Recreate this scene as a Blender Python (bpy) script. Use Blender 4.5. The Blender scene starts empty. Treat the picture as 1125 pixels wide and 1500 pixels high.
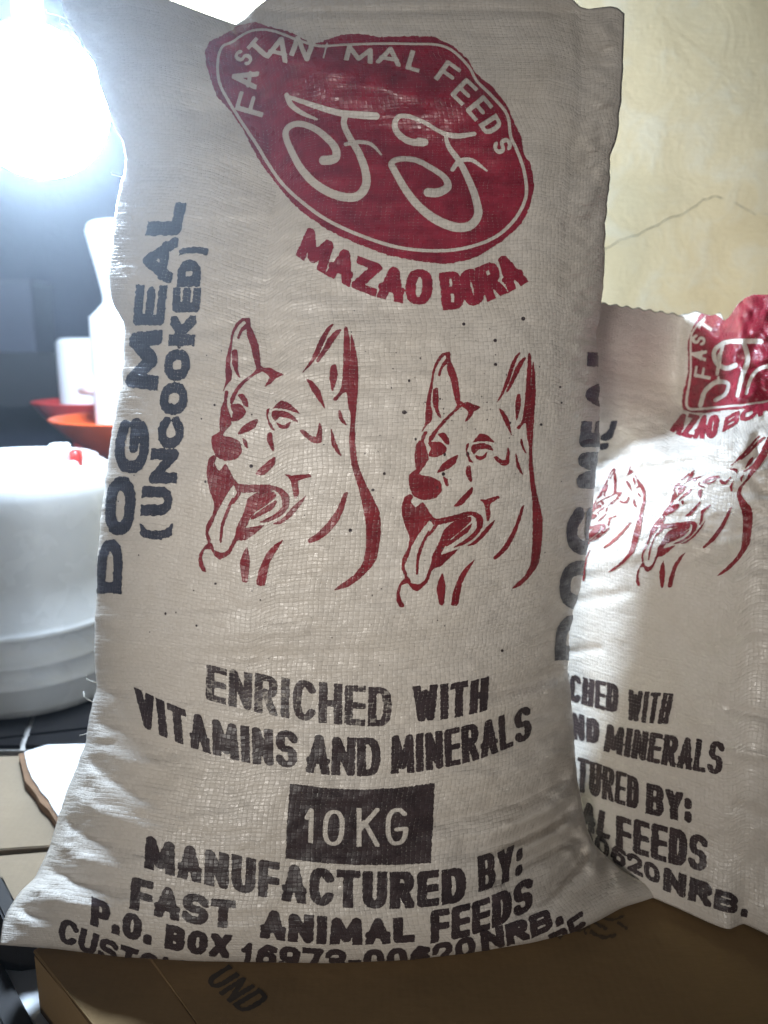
import bpy, bmesh, math, random
import numpy as np
from mathutils import Vector
from mathutils.bvhtree import BVHTree
from mathutils.interpolate import poly_3d_calc

random.seed(7); RNG = np.random.default_rng(7)
scn = bpy.context.scene
COL = scn.collection

# ------------------------------------------------------------------ camera
CAM = np.array((0.0, -0.68, 0.47)); PITCH = math.radians(12.0); FPX = 1155.0
cam_d = bpy.data.cameras.new('camera'); cam = bpy.data.objects.new('camera', cam_d); COL.objects.link(cam)
cam.location = CAM; cam.rotation_euler = (math.pi/2 - PITCH, 0, 0)
cam_d.sensor_fit = 'VERTICAL'; cam_d.sensor_height = 24.0
cam_d.lens = 24.0 * FPX / 1500.0
cam_d.clip_start = 0.01; cam_d.clip_end = 50
cam_d.dof.use_dof = True; cam_d.dof.focus_distance = 0.60; cam_d.dof.aperture_fstop = 3.6
scn.camera = cam

# ------------------------------------------------------------------ world and lights
w = bpy.data.worlds.new('World'); scn.world = w; w.use_nodes = True
bg = w.node_tree.nodes['Background']; bg.inputs['Color'].default_value = (0.92, 0.95, 1.0, 1); bg.inputs['Strength'].default_value = 0.05

def area(name, loc, target, size, size_y, power, color):
    l = bpy.data.lights.new(name, 'AREA'); l.shape = 'RECTANGLE'; l.size = size; l.size_y = size_y
    l.energy = power; l.color = color
    o = bpy.data.objects.new(name, l); COL.objects.link(o); o.location = loc
    o.rotation_euler = (Vector(target) - Vector(loc)).to_track_quat('-Z', 'Y').to_euler()
    return o
# added front fill with a narrowed spread, behind the camera, left of the lens
dl = area('front_fill_light', (-0.72, -1.98, 0.62), (0.02, -0.1, 0.385), 0.5, 0.7, 1.38, (1.0, 0.955, 0.88)); dl.data.spread = math.radians(28)
LAMP_STRENGTH = 270.0

scn.view_settings.view_transform = 'Standard'; scn.view_settings.look = 'None'
scn.view_settings.exposure = 0.0; scn.view_settings.gamma = 1.0; scn.view_settings.use_curve_mapping = False
scn.render.engine = 'CYCLES'
scn.cycles.use_denoising = True
scn.cycles.use_adaptive_sampling = True; scn.cycles.adaptive_threshold = .025
scn.cycles.max_bounces = 5; scn.cycles.diffuse_bounces = 3; scn.cycles.glossy_bounces = 3
scn.cycles.transparent_max_bounces = 8
scn.cycles.caustics_reflective = False; scn.cycles.caustics_refractive = False

# ------------------------------------------------------------------ picture geometry helpers
def ray(px, py):
    px = np.asarray(px, float); py = np.asarray(py, float)
    c, s = math.cos(PITCH), math.sin(PITCH)
    X = px - 562.5; U = 750.0 - py
    return np.stack([X, FPX*c + U*s, -FPX*s + U*c], -1)
def at_y(px, py, y):
    d = ray(px, py); t = (np.asarray(y, float) - CAM[1]) / d[..., 1]
    return CAM + d * t[..., None]
def at_z(px, py, z):
    d = ray(px, py); t = (np.asarray(z, float) - CAM[2]) / d[..., 2]
    return CAM + d * t[..., None]
def sstep(a, b, x):
    t = np.clip((x-a)/(b-a), 0, 1); return t*t*(3-2*t)
def vnoise(x, y, seed=0):
    """value noise, roughly -1..1"""
    xi = np.floor(x).astype(np.int64); yi = np.floor(y).astype(np.int64); fx = x-xi; fy = y-yi
    fx = fx*fx*(3-2*fx); fy = fy*fy*(3-2*fy)
    def h(i, j):
        n = (i*374761393 + j*668265263 + seed*1442695041) & 0x7fffffff
        n = ((n ^ (n >> 13))*1274126177) & 0x7fffffff
        return ((n ^ (n >> 16)) & 0xffff)/32767.5 - 1
    return (h(xi,yi)*(1-fx)+h(xi+1,yi)*fx)*(1-fy) + (h(xi,yi+1)*(1-fx)+h(xi+1,yi+1)*fx)*fy
def tps(src, dst):
    src = np.array(src, float); dst = np.array(dst, float)
    if dst.ndim == 1: dst = dst[:, None]
    n = len(src)
    def U(r2): return np.where(r2 > 0, r2*np.log(r2+1e-12), 0)
    K = U(((src[:,None]-src[None])**2).sum(-1)); P = np.hstack([np.ones((n,1)), src])
    A = np.zeros((n+3,n+3)); A[:n,:n] = K + np.eye(n)*1e-6; A[:n,n:] = P; A[n:,:n] = P.T
    C = np.linalg.solve(A, np.vstack([dst, np.zeros((3,dst.shape[1]))]))
    def f(q):
        q = np.asarray(q, float); sh = q.shape[:-1]; q = q.reshape(-1,2)
        r = U(((q[:,None]-src[None])**2).sum(-1)) @ C[:n] + np.hstack([np.ones((len(q),1)), q]) @ C[n:]
        return r.reshape(sh + (-1,))
    return f

# ------------------------------------------------------------------ object helpers
def tag(o, label=None, cat=None, group=None, kind=None):
    if label: o['label'] = label
    if cat: o['category'] = cat
    if group: o['group'] = group
    if kind: o['kind'] = kind
    return o
def empty(name, loc=(0,0,0)):
    o = bpy.data.objects.new(name, None); COL.objects.link(o); o.location = loc; o.empty_display_size = .05; return o
def link(name, me, mat=None, parent=None, smooth=False):
    o = bpy.data.objects.new(name, me); COL.objects.link(o)
    if mat: me.materials.append(mat)
    if smooth:
        me.polygons.foreach_set('use_smooth', np.ones(len(me.polygons), bool))
    if parent is not None:
        o.parent = parent; o.location = tuple(-np.array(parent.location)) if False else (0,0,0)
        o.matrix_parent_inverse = parent.matrix_basis.inverted()
    return o
def from_bm(name, bm, mat=None, parent=None, smooth=False):
    bmesh.ops.recalc_face_normals(bm, faces=bm.faces)
    me = bpy.data.meshes.new(name); bm.to_mesh(me); bm.free()
    return link(name, me, mat, parent, smooth)
def prism(pts, z0, z1, bev=0.0, jitter=0.0):
    """pts: plan polygon (x,y); extruded z0..z1"""
    bm = bmesh.new()
    b = [bm.verts.new((x, y, z0)) for x, y in pts]; t = [bm.verts.new((x, y, z1)) for x, y in pts]
    bm.faces.new(b[::-1]); bm.faces.new(t)
    n = len(pts)
    for i in range(n): bm.faces.new((b[i], b[(i+1)%n], t[(i+1)%n], t[i]))
    if bev: bmesh.ops.bevel(bm, geom=bm.edges[:], offset=bev, segments=2, affect='EDGES')
    return bm
def boxb(c, d, bev=0.0):
    x, y, z = c; a, b, h = d[0]/2, d[1]/2, d[2]/2
    return prism([(x-a,y-b),(x+a,y-b),(x+a,y+b),(x-a,y+b)], z-h, z+h, bev)
def lathe(profile, c=(0,0,0), seg=64, close_top=True, close_bot=True):
    bm = bmesh.new(); rows = []
    for r, z in profile:
        rows.append([bm.verts.new((c[0]+r*math.cos(2*math.pi*k/seg), c[1]+r*math.sin(2*math.pi*k/seg), c[2]+z)) for k in range(seg)])
    for a, b in zip(rows[:-1], rows[1:]):
        for k in range(seg): bm.faces.new((a[k], a[(k+1)%seg], b[(k+1)%seg], b[k]))
    if close_bot: bm.faces.new(rows[0][::-1])
    if close_top: bm.faces.new(rows[-1])
    return bm
def tube(pts, r, seg=10):
    bm = bmesh.new(); rows = []; pts = [Vector(p) for p in pts]
    for i, p in enumerate(pts):
        d = (pts[min(i+1,len(pts)-1)] - pts[max(i-1,0)]).normalized()
        a = d.orthogonal().normalized(); b = d.cross(a)
        rows.append([bm.verts.new(p + a*r*math.cos(2*math.pi*k/seg) + b*r*math.sin(2*math.pi*k/seg)) for k in range(seg)])
    for a, b in zip(rows[:-1], rows[1:]):
        for k in range(seg): bm.faces.new((a[k], a[(k+1)%seg], b[(k+1)%seg], b[k]))
    bm.faces.new(rows[0][::-1]); bm.faces.new(rows[-1])
    return bm

# ------------------------------------------------------------------ materials
class NT:
    def __init__(s, name):
        s.m = bpy.data.materials.new(name); s.m.use_nodes = True; s.t = s.m.node_tree; s.n = s.t.nodes
        s.b = s.n['Principled BSDF']; s.out = s.n['Material Output']
    def new(s, typ, **kw):
        n = s.n.new(typ)
        for k, v in kw.items(): setattr(n, k, v)
        return n
    def set(s, sock, v):
        if isinstance(v, bpy.types.NodeSocket): s.t.links.new(v, sock)
        elif v is not None:
            if sock.type == 'RGBA' and len(v) == 3: v = (*v, 1)
            sock.default_value = v
    def math(s, op, a, b=None, c=None, clamp=False):
        n = s.new('ShaderNodeMath', operation=op, use_clamp=clamp)
        s.set(n.inputs[0], a); s.set(n.inputs[1], b)
        if c is not None: s.set(n.inputs[2], c)
        return n.outputs[0]
    def mix(s, f, a, b):
        n = s.new('ShaderNodeMix', data_type='RGBA'); s.set(n.inputs[0], f); s.set(n.inputs[6], a); s.set(n.inputs[7], b); return n.outputs[2]
    def noise(s, vec, scale, detail=4, rough=.55, dist=0.0, dims='3D'):
        n = s.new('ShaderNodeTexNoise', noise_dimensions=dims); s.set(n.inputs['Vector'], vec); s.set(n.inputs['Scale'], scale)
        s.set(n.inputs['Detail'], detail); s.set(n.inputs['Roughness'], rough); s.set(n.inputs['Distortion'], dist); return n.outputs['Fac']
    def ramp(s, f, stops):
        n = s.new('ShaderNodeValToRGB'); s.set(n.inputs[0], f); e = n.color_ramp.elements
        while len(e) < len(stops): e.new(.5)
        for el, (p, c) in zip(e, stops):
            el.position = p; el.color = (c, c, c, 1) if isinstance(c, (int, float)) else (*c, 1)
        return n.outputs[0]
    def bump(s, h, dist, strength=1.0, prev=None):
        n = s.new('ShaderNodeBump'); s.set(n.inputs['Height'], h); s.set(n.inputs['Distance'], dist); s.set(n.inputs['Strength'], strength)
        if prev is not None: s.set(n.inputs['Normal'], prev)
        return n.outputs[0]
    def pos(s): return s.new('ShaderNodeNewGeometry').outputs['Position']
    def objco(s): return s.new('ShaderNodeTexCoord').outputs['Object']
    def scale(s, v, k):
        n = s.new('ShaderNodeMapping'); s.set(n.inputs['Vector'], v); n.inputs['Scale'].default_value = k; return n.outputs[0]
    def p(s, **kw):
        for k, v in kw.items(): s.set(s.b.inputs[k.replace('_', ' ')], v)
        return s

TAPE_U, TAPE_V = 0.0038, 0.0030
def weave(n):
    uv = n.new('ShaderNodeUVMap', uv_map='fabric').outputs[0]
    # slight waviness of the tapes
    wob = n.new('ShaderNodeTexNoise'); n.set(wob.inputs['Vector'], uv); n.set(wob.inputs['Scale'], 45); n.set(wob.inputs['Detail'], 1)
    sub = n.new('ShaderNodeVectorMath', operation='SUBTRACT'); n.set(sub.inputs[0], wob.outputs['Color']); sub.inputs[1].default_value = (.5,.5,.5)
    sc = n.new('ShaderNodeVectorMath', operation='SCALE'); n.set(sc.inputs[0], sub.outputs[0]); sc.inputs['Scale'].default_value = .004
    ad = n.new('ShaderNodeVectorMath', operation='ADD'); n.set(ad.inputs[0], uv); n.set(ad.inputs[1], sc.outputs[0])
    sp = n.new('ShaderNodeSeparateXYZ'); n.set(sp.inputs[0], ad.outputs[0])
    x = n.math('DIVIDE', sp.outputs[0], TAPE_U); y = n.math('DIVIDE', sp.outputs[1], TAPE_V)
    ix = n.math('FLOOR', x); iy = n.math('FLOOR', y)
    fx = n.math('SUBTRACT', n.math('SUBTRACT', x, ix), .5); fy = n.math('SUBTRACT', n.math('SUBTRACT', y, iy), .5)
    par = n.math('FLOORED_MODULO', n.math('ADD', ix, iy), 2.0)
    cell = n.new('ShaderNodeCombineXYZ'); n.set(cell.inputs[0], ix); n.set(cell.inputs[1], iy)
    wn = n.new('ShaderNodeTexWhiteNoise', noise_dimensions='2D'); n.set(wn.inputs['Vector'], cell.outputs[0])
    rs = n.new('ShaderNodeSeparateColor'); n.set(rs.inputs[0], wn.outputs['Color'])
    ax = n.math('MULTIPLY', n.math('ABSOLUTE', fx), 2.0); ay = n.math('MULTIPLY', n.math('ABSOLUTE', fy), 2.0)
    # tape running up: tight in x, arched in y ; and the reverse
    def h(across, along):
        a = n.math('SUBTRACT', 1.0, n.math('POWER', across, 5.0)); b = n.math('MULTIPLY', n.math('POWER', along, 2.0), .45)
        return n.math('SUBTRACT', a, b)
    hA = h(ax, ay); hB = h(ay, ax)
    mixh = n.math('ADD', n.math('MULTIPLY', hA, par), n.math('MULTIPLY', hB, n.math('SUBTRACT', 1.0, par)))
    tx = n.math('MULTIPLY', fx, n.math('SUBTRACT', rs.outputs[0], .5)); ty = n.math('MULTIPLY', fy, n.math('SUBTRACT', rs.outputs[1], .5))
    tilt = n.math('MULTIPLY', n.math('ADD', tx, ty), 1.9)
    height = n.math('ADD', mixh, tilt)
    n.par = par; n.wob = ad.outputs[0]
    return uv, mixh, height, rs.outputs[2]

def mat_sack():
    n = NT('woven_polypropylene'); uv, hh, height, rnd = weave(n)
    big = n.noise(uv, 9, 5, .6); blot = n.noise(uv, 42, 4, .6)
    c = n.mix(n.ramp(big, [(.32, 0), (.72, 1)]), (.597, .540, .478), (.662, .615, .572))
    c = n.mix(n.math('MULTIPLY', n.ramp(blot, [(.52, 0), (.75, 1)]), .30), c, (.50, .44, .375))
    c = n.mix(n.math('MULTIPLY', rnd, .16), c, (.50, .47, .42))
    gap = n.ramp(hh, [(.0, 1), (.45, 0)])
    c = n.mix(n.math('MULTIPLY', gap, .06), c, (.34, .31, .25))
    c = n.mix(n.math('MULTIPLY', n.par, .09), c, (.46, .42, .35))  # every other tape darkened, imitating the uneven sheen of the two weave directions
    fine = n.noise(uv, 900, 2, .6)
    rip = n.noise(n.scale(uv, (14, 150, 1)), 1.0, 4, .6, .3); lump = n.noise(uv, 110, 3, .6)
    bp = n.bump(n.math('ADD', rip, n.math('MULTIPLY', lump, .35)), .0022, .55)
    bp = n.bump(n.math('ADD', height, n.math('MULTIPLY', fine, .3)), .00028, .8, bp)
    n.p(Base_Color=c, Roughness=n.math('ADD', .30, n.math('MULTIPLY', rnd, .22)), Normal=bp)
    n.b.inputs['Specular IOR Level'].default_value = .55
    n.b.inputs['Coat Weight'].default_value = 0.0
    return n.m
def mat_ink(name, col, wear, rough=.42):
    """printed ink: skips in the valleys of the weave and on odd tapes"""
    n = NT(name); uv, hh, height, rnd = weave(n)
    big = n.noise(uv, 26, 4, .6); fine = n.noise(uv, 420, 3, .65)
    skip = n.math('ADD', n.math('MULTIPLY', n.ramp(hh, [(.0, 1), (.5, 0)]), .55), n.math('MULTIPLY', rnd, .55))
    skip = n.math('ADD', skip, n.math('MULTIPLY', big, .7)); skip = n.math('ADD', skip, n.math('MULTIPLY', fine, .55))
    a = n.math('MULTIPLY', n.math('SUBTRACT', skip, 1.62 - wear), 4.0, clamp=True)
    a = n.math('MULTIPLY', a, .93)
    c = n.mix(n.ramp(n.noise(uv, 60, 4, .6), [(.3, 0), (.7, 1)]), col, tuple(min(1, x*1.9+.006) for x in col))
    n.p(Base_Color=c, Roughness=n.math('ADD', rough-.08, n.math('MULTIPLY', rnd, .2)), Normal=n.bump(height, .00022, .6)); n.b.inputs['Specular IOR Level'].default_value = .38
    tr = n.new('ShaderNodeBsdfTransparent'); mx = n.new('ShaderNodeMixShader')
    n.set(mx.inputs[0], a); n.set(mx.inputs[1], n.b.outputs[0]); n.set(mx.inputs[2], tr.outputs[0]); n.set(n.out.inputs[0], mx.outputs[0])
    return n.m
def mat_plain(name, col, rough=.5, bump=0.0, scale=200, var=.12, metal=0, sub=0, spec=.5):
    n = NT(name); v = n.objco(); f = n.noise(v, scale*.12, 5, .6)
    c = n.mix(n.ramp(f, [(.3, 0), (.7, 1)]), tuple(x*(1-var) for x in col), tuple(min(1, x*(1+var)) for x in col))
    n.p(Base_Color=c, Roughness=n.math('ADD', rough-.06, n.math('MULTIPLY', n.noise(v, scale*.4, 3), .12)), Metallic=metal)
    n.b.inputs['Specular IOR Level'].default_value = spec
    if bump: n.p(Normal=n.bump(n.noise(v, scale, 4), bump, .7))
    if sub: n.b.inputs['Subsurface Weight'].default_value = sub; n.b.inputs['Subsurface Radius'].default_value = (.02,.02,.02)
    return n.m
def mat_wall():
    n = NT('cream_plaster'); v = n.pos()
    big = n.noise(v, 3.2, 5, .6, .6); mid = n.noise(v, 14, 6, .65, .8); fine = n.noise(v, 160, 4, .6)
    tro = n.noise(n.scale(v, (9, 9, 70)), 2.2, 5, .65, 1.2)
    c = n.mix(n.ramp(big, [(.32, 0), (.70, 1)]), (.80, .635, .375), (.84, .70, .46))
    c = n.mix(n.ramp(mid, [(.50, 0), (.66, .32)]), c, (.86, .82, .70))
    c = n.mix(n.ramp(n.noise(v, 34, 6, .72, .5), [(.66, 0), (.78, .30)]), c, (.62, .52, .33))
    b = n.bump(mid, .0045, .45); b = n.bump(tro, .0014, .35, b); b = n.bump(fine, .0004, .5, b)
    n.p(Base_Color=c, Roughness=n.ramp(mid, [(.35, .34), (.7, .55)]), Normal=b)
    return n.m
def mat_card(name, a, b):
    n = NT(name); v = n.objco()
    fib = n.noise(n.scale(v, (30, 160, 160)), 4, 5, .65); big = n.noise(v, 7, 4, .6)
    c = n.mix(fib, a, b); c = n.mix(n.math('MULTIPLY', n.ramp(big, [(.4, 0), (.75, 1)]), .35), c, tuple(x*.72 for x in a))
    wv = n.new('ShaderNodeTexWave', bands_direction='X'); n.set(wv.inputs['Vector'], v); wv.inputs['Scale'].default_value = 48; wv.inputs['Distortion'].default_value = .4
    bp = n.bump(wv.outputs['Fac'], .0003, .12); bp = n.bump(n.noise(v, 40, 5), .0016, .5, bp)
    n.p(Base_Color=c, Roughness=.82, Normal=bp); n.b.inputs['Specular IOR Level'].default_value = .25
    return n.m
M = dict(
    sack=mat_sack(),
    red=mat_ink('red_screen_ink', (.165, .010, .022), .24, .34),
    maroon=mat_ink('maroon_screen_ink', (.135, .011, .015), .26, .38),
    black=mat_ink('charcoal_screen_ink', (.030, .020, .021), .30),
    black_worn=mat_ink('worn_charcoal_screen_ink', (.036, .025, .026), .58),
    side=mat_ink('blue_lit_charcoal_ink', (.030, .030, .042), .24),  # charcoal ink again, with the bluish light on it mixed into its colour
    wall=mat_wall(),
    card=mat_card('brown_corrugated_card', (.21, .135, .058), (.285, .185, .09)),
    pale_card=mat_card('pale_card', (.21, .16, .11), (.27, .215, .155)),
    card_edge=mat_plain('torn_card_edge', (.16, .09, .05), .85, .0008, 300, .3),
    white_board=mat_plain('white_board', (.78, .80, .84), .45, .0004, 120, .05),
    white_plastic=mat_plain('white_plastic', (.80, .81, .84), .30, 0, 60, .03),
    old_plastic=mat_plain('greyed_white_plastic', (.54, .55, .56), .27, .0006, 40, .09),
    orange=mat_plain('orange_plastic', (.80, .115, .022), .34, 0, 80, .06),
    red_plastic=mat_plain('red_plastic', (.52, .03, .025), .34, 0, 80, .06),
    tile=mat_plain('black_glazed_tile', (.008, .008, .010), .12, 0, 50, .2),
    grout=mat_plain('pale_grout', (.42, .40, .38), .9, .0006, 400, .2),
    dark_wall=mat_plain('slate_blue_wall', (.018, .021, .042), .8, .002, 60, .18),
    dark_wood_and_slit=mat_plain('dark_wood_and_slit_shade', (.010, .008, .009), .7, .0006, 120, .3),
    grey_box=mat_plain('grey_card', (.045, .047, .068), .8, .0005, 120, .12),
    floor=mat_plain('dark_concrete', (.045, .04, .035), .85, .002, 80, .25),
    cord=mat_plain('white_cord', (.7, .7, .7), .5),
    crack=mat_plain('dark_crack_line', (.10, .075, .045), .95),
    print_card=mat_plain('faded_black_box_print', (.055, .04, .028), .8, 0, 300, .35),
    print_faint=mat_plain('faint_box_print', (.10, .066, .034), .85, 0, 300, .35),
    thread=mat_plain('white_thread', (.75, .73, .68), .6),
)

# ------------------------------------------------------------------ setting
wallbm = bmesh.new()
WY = 0.62
def grid_wall(x0, x1, z0, z1, y, amp, seed, nx=90, nz=90, thick=.05):
    bm = bmesh.new(); g = []
    for j in range(nz+1):
        r = []
        for i in range(nx+1):
            x = x0+(x1-x0)*i/nx; z = z0+(z1-z0)*j/nz
            d = amp*(vnoise(np.array(x*7.), np.array(z*7.), seed) + .5*vnoise(np.array(x*19.), np.array(z*19.), seed+1))
            r.append(bm.verts.new((x, y+float(d), z)))
        g.append(r)
    for j in range(nz):
        for i in range(nx): bm.faces.new((g[j][i], g[j][i+1], g[j+1][i+1], g[j+1][i]))
    # back and rim
    q = [bm.verts.new(p) for p in ((x0,y+thick,z0),(x1,y+thick,z0),(x1,y+thick,z1),(x0,y+thick,z1))]
    bm.faces.new(q[::-1])
    bm.faces.new([g[0][i] for i in range(nx,-1,-1)] + [q[0], q[1]])
    bm.faces.new([g[nz][i] for i in range(nx+1)] + [q[2], q[3]])
    bm.faces.new([g[j][0] for j in range(nz+1)] + [q[3], q[0]])
    bm.faces.new([g[j][nx] for j in range(nz,-1,-1)] + [q[1], q[2]])
    return bm
wallbm.free()
wall = from_bm('wall', grid_wall(-.372, 1.5, -.30, 1.7, WY, .0022, 3), M['wall'], None, True)
tag(wall, kind='structure')
wall_dark = from_bm('wall_back', grid_wall(-2.2, .35, -.30, 1.9, 1.42, .002, 9, 20, 20), M['dark_wall'], None, True)
tag(wall_dark, kind='structure')
fl = from_bm('floor', prism([(-2.2,-3.2),(2.0,-3.2),(2.0,1.6),(-2.2,1.6)], -.34, -.30), M['floor']); tag(fl, kind='structure')

# crack in the plaster, drawn as thin dark brown ribbons
def ribbon(pts, wid, y):
    bm = bmesh.new(); prev = None
    for k, (px, py) in enumerate(pts):
        ww = wid*(0.45+random.random()*.9)*(.3 if k in (0, len(pts)-1) else 1)
        P = at_y(px, py, y)
        a = bm.verts.new((P[0], P[1], P[2]-ww)); b = bm.verts.new((P[0], P[1], P[2]+ww)); c = bm.verts.new((P[0], P[1]+.004, P[2]+ww)); d = bm.verts.new((P[0], P[1]+.004, P[2]-ww))
        if prev:
            for (i, j) in ((0,1),(1,2),(2,3),(3,0)):
                bm.faces.new((prev[i], prev[j], (a,b,c,d)[j], (a,b,c,d)[i]))
        prev = (a,b,c,d)
    return bm
def jag(pts, n, amp):
    out = []
    for a, b in zip(pts[:-1], pts[1:]):
        for k in range(n):
            t = k/n; out.append((a[0]+(b[0]-a[0])*t, a[1]+(b[1]-a[1])*t + random.uniform(-amp, amp)))
    return out + [pts[-1]]
cr = [(870,372),(888,365),(908,352),(934,345),(955,333),(985,318),(1003,312),(1030,293),(1047,288),(1060,291)]
def surf_y(px, py):
    P = at_y(px, py, WY); d = .0022*(vnoise(np.array(P[0]*7.), np.array(P[2]*7.), 3) + .5*vnoise(np.array(P[0]*19.), np.array(P[2]*19.), 4)); return WY+float(d)-.0005
def ribbon_wall(pts, wid, name):
    bm = bmesh.new(); prev = None
    for k, (px, py) in enumerate(pts):
        ww = wid*(0.45+random.random()*.9)*(.3 if k in (0, len(pts)-1) else 1)
        P = at_y(px, py, surf_y(px, py))
        q = [bm.verts.new((P[0], P[1], P[2]-ww)), bm.verts.new((P[0], P[1], P[2]+ww))]
        if prev: bm.faces.new((prev[0], q[0], q[1], prev[1]))
        prev = q
    return from_bm(name, bm, M['crack'], wall)
ribbon_wall(jag(cr, 3, 1.5), .00052, 'crack')
ribbon_wall(jag([(1075,297),(1086,302),(1100,310),(1108,315)], 3, 1.2), .00035, 'crack')
ribbon_wall(jag([(1115,312),(1140,318),(1190,306)], 3, 1.2), .00035, 'crack')

# ------------------------------------------------------------------ tiled ledge
ledge = empty('tiled_ledge', (-.6, .6, -.30))
tag(ledge, 'low ledge of glossy black tiles with pale grout, under the white drum', 'ledge')
from_bm('grout_bed', prism([(-1.5,.185),(-.02,.185),(-.02,.61),(-.42,.61),(-.42,1.25),(-1.5,1.25)], -.298, -.006), M['grout'], ledge)
P0 = at_z(38, 1077, 0)[:2]; TL = .20; rot = math.radians(15)
ex = np.array((math.cos(rot), math.sin(rot))); ey = np.array((-math.sin(rot), math.cos(rot)))
def clip_poly(p, n, c):
    out = []
    for a_, b_ in zip(p, p[1:]+p[:1]):
        da, db = np.dot(a_, n)-c, np.dot(b_, n)-c
        if da >= 0: out.append(a_)
        if (da >= 0) != (db >= 0): out.append(a_+(b_-a_)*da/(da-db))
    return out
for i in range(-6, 7):
    for j in range(-4, 8):
        q = [P0 + ex*(i*TL+u) + ey*(j*TL+v) for u, v in ((.003,.003),(TL-.003,.003),(TL-.003,TL-.003),(.003,TL-.003))]
        for n_, c_ in (((0,1),.187),((0,-1),-1.24),((1,0),-1.2),((-1,0),.43 if (P0+ex*(i+.5)*TL+ey*(j+.5)*TL)[1] > .52 else .03)):
            if q: q = clip_poly(q, np.array(n_, float), c_)
        if len(q) < 3: continue
        ar = .5*abs(sum(q[k][0]*q[(k+1)%len(q)][1]-q[(k+1)%len(q)][0]*q[k][1] for k in range(len(q))))
        if ar < .0006: continue
        from_bm('tile', prism([tuple(v) for v in q], -.0055, 0), M['tile'], ledge)

# ------------------------------------------------------------------ cartons and boards
def pz(l, z=0.0): return [tuple(at_z(x, y, z)[:2]) for x, y in l]
def carton(name, plan, z0, z1, mat, label, cat='box'):
    root = empty(name, (sum(p[0] for p in plan)/len(plan), sum(p[1] for p in plan)/len(plan), z0))
    tag(root, label, cat)
    return root
# brown carton that carries both sacks
a = pz([(48,1388),(150,1512)]); 
plan = [a[0], a[1], (a[1][0]+.03, -.40), (.75, -.40), (.75, .18), (-.16, .18), (-.18, .0)]
box1 = carton('cardboard_box', plan, -.30, 0, M['card'], 'brown printed cardboard box lying under both sacks')
def warped_slab(plan, z0, z1, amp, seed, step=.012):
    """box with a softly dented top"""
    bm = prism(plan, z0, z1)
    return bm
from_bm('carton_body', prism(plan, -.298, -.0055, .0015), M['card'], box1)
# top flaps with a fold line between them
foldx = pz([(208,1388),(300,1512)])
pl2 = [a[0], a[1], (a[1][0]+.03,-.398), (foldx[1][0]+.03,-.398), foldx[1], foldx[0], (-.10,.0), (-.10,.178), (-.158,.178), (-.178,.0)]
from_bm('flap', prism(pl2, -.005, -.0022, .0008), M['card'], box1)
g = .0005
pl3 = [(foldx[0][0]+g,foldx[0][1]), (foldx[1][0]+g,foldx[1][1]), (foldx[1][0]+.03+g,-.398), (.748,-.398), (.748,.178), (-.10+g,.178), (-.10+g,.0)]
from_bm('flap', prism(pl3, -.005, -.0006, .0008), M['card'], box1)

# pale carton at the left, with a slit between its two flaps
pb = pz([(-260,1130),(60,1099),(140,1212),(128,1235),(-260,1262)], -.004)
pb = [(pb[0][0], .155), (-.27, .181), pb[2], pb[3], pb[4]]
box2 = carton('cardboard_box', pb, -.30, 0, M['pale_card'], 'pale cardboard box beside the sack, its flaps parted by a dark slit')
pc = pz([(-260,1275),(118,1243),(92,1330),(20,1340),(2,1290),(-70,1300),(-260,1310)], -.004)
allp = [pb[0], pb[1], pb[2], pc[1], pc[2], pc[3], pc[6]]
from_bm('carton_body', prism([(x*1.0, y) for x, y in allp], -.298, -.012, .0015), M['dark_wood_and_slit'], box2)  # card body coloured near-black to put shade in the slit between the flaps
from_bm('flap', prism(pb, -.0115, -.004, .001), M['pale_card'], box2)
from_bm('flap', prism(pc, -.0115, -.004, .001), M['pale_card'], box2)

# white board with a torn corrugated edge
edge_px = [(36,1102),(40,1122),(47,1140),(56,1152),(60,1160),(70,1170),(77,1183),(86,1196),(100,1215)]
ep = pz(edge_px, .008)
wb = ep + [(-.245, ep[-1][1]+.01), (-.235, .12), (-.27, .178), (ep[0][0]+.02, .172)]
wbo = empty('torn_board', (-.3, .15, -.003)); tag(wbo, 'torn white-faced board with a ragged brown edge, lying on the pale box', 'board')
from_bm('white_face', prism(wb, .0062, .0085), M['white_board'], wbo)
core = [(x-.0035-random.random()*.004, y-random.random()*.003) for x, y in ep] + [(-.246, ep[-1][1]+.012), (-.236, .119), (-.271, .177), (ep[0][0]+.022, .171)]
from_bm('corrugated_core', prism(core, -.0035, .006, 0), M['card_edge'], wbo)

# things in the dark gap at the lower left
def bar(px0, px1, z0, z1, wid, h, name, mat, label, cat):
    A = at_z(*px0, z0); B = at_z(*px1, z1); d = (B-A); L = np.linalg.norm(d[:2]); d2 = d[:2]/L; nrm = np.array((-d2[1], d2[0]))*wid/2
    bm = bmesh.new(); vs = []
    for P in (A, B):
        for s in (-1, 1):
            for k in (0, 1): vs.append(bm.verts.new((P[0]+nrm[0]*s, P[1]+nrm[1]*s, P[2]-h*(1-k))))
    for f in ((0,1,3,2),(4,6,7,5),(0,4,5,1),(2,3,7,6),(1,5,7,3),(0,2,6,4)): bm.faces.new([vs[i] for i in f])
    bmesh.ops.bevel(bm, geom=bm.edges[:], offset=.002, segments=2, affect='EDGES')
    o = from_bm(name, bm, mat); tag(o, label, cat); return o
bar((18,1405),(110,1540), -.06, -.06, .028, .238, 'white_strip', M['white_board'], 'bluish white strip standing in the dark gap beside the brown box', 'strip')
bar((-22,1405),(55,1560), -.05, -.05, .020, .248, 'wooden_board', M['dark_wood_and_slit'], 'dark brown wooden slat standing beside the bluish white strip', 'slat')
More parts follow.
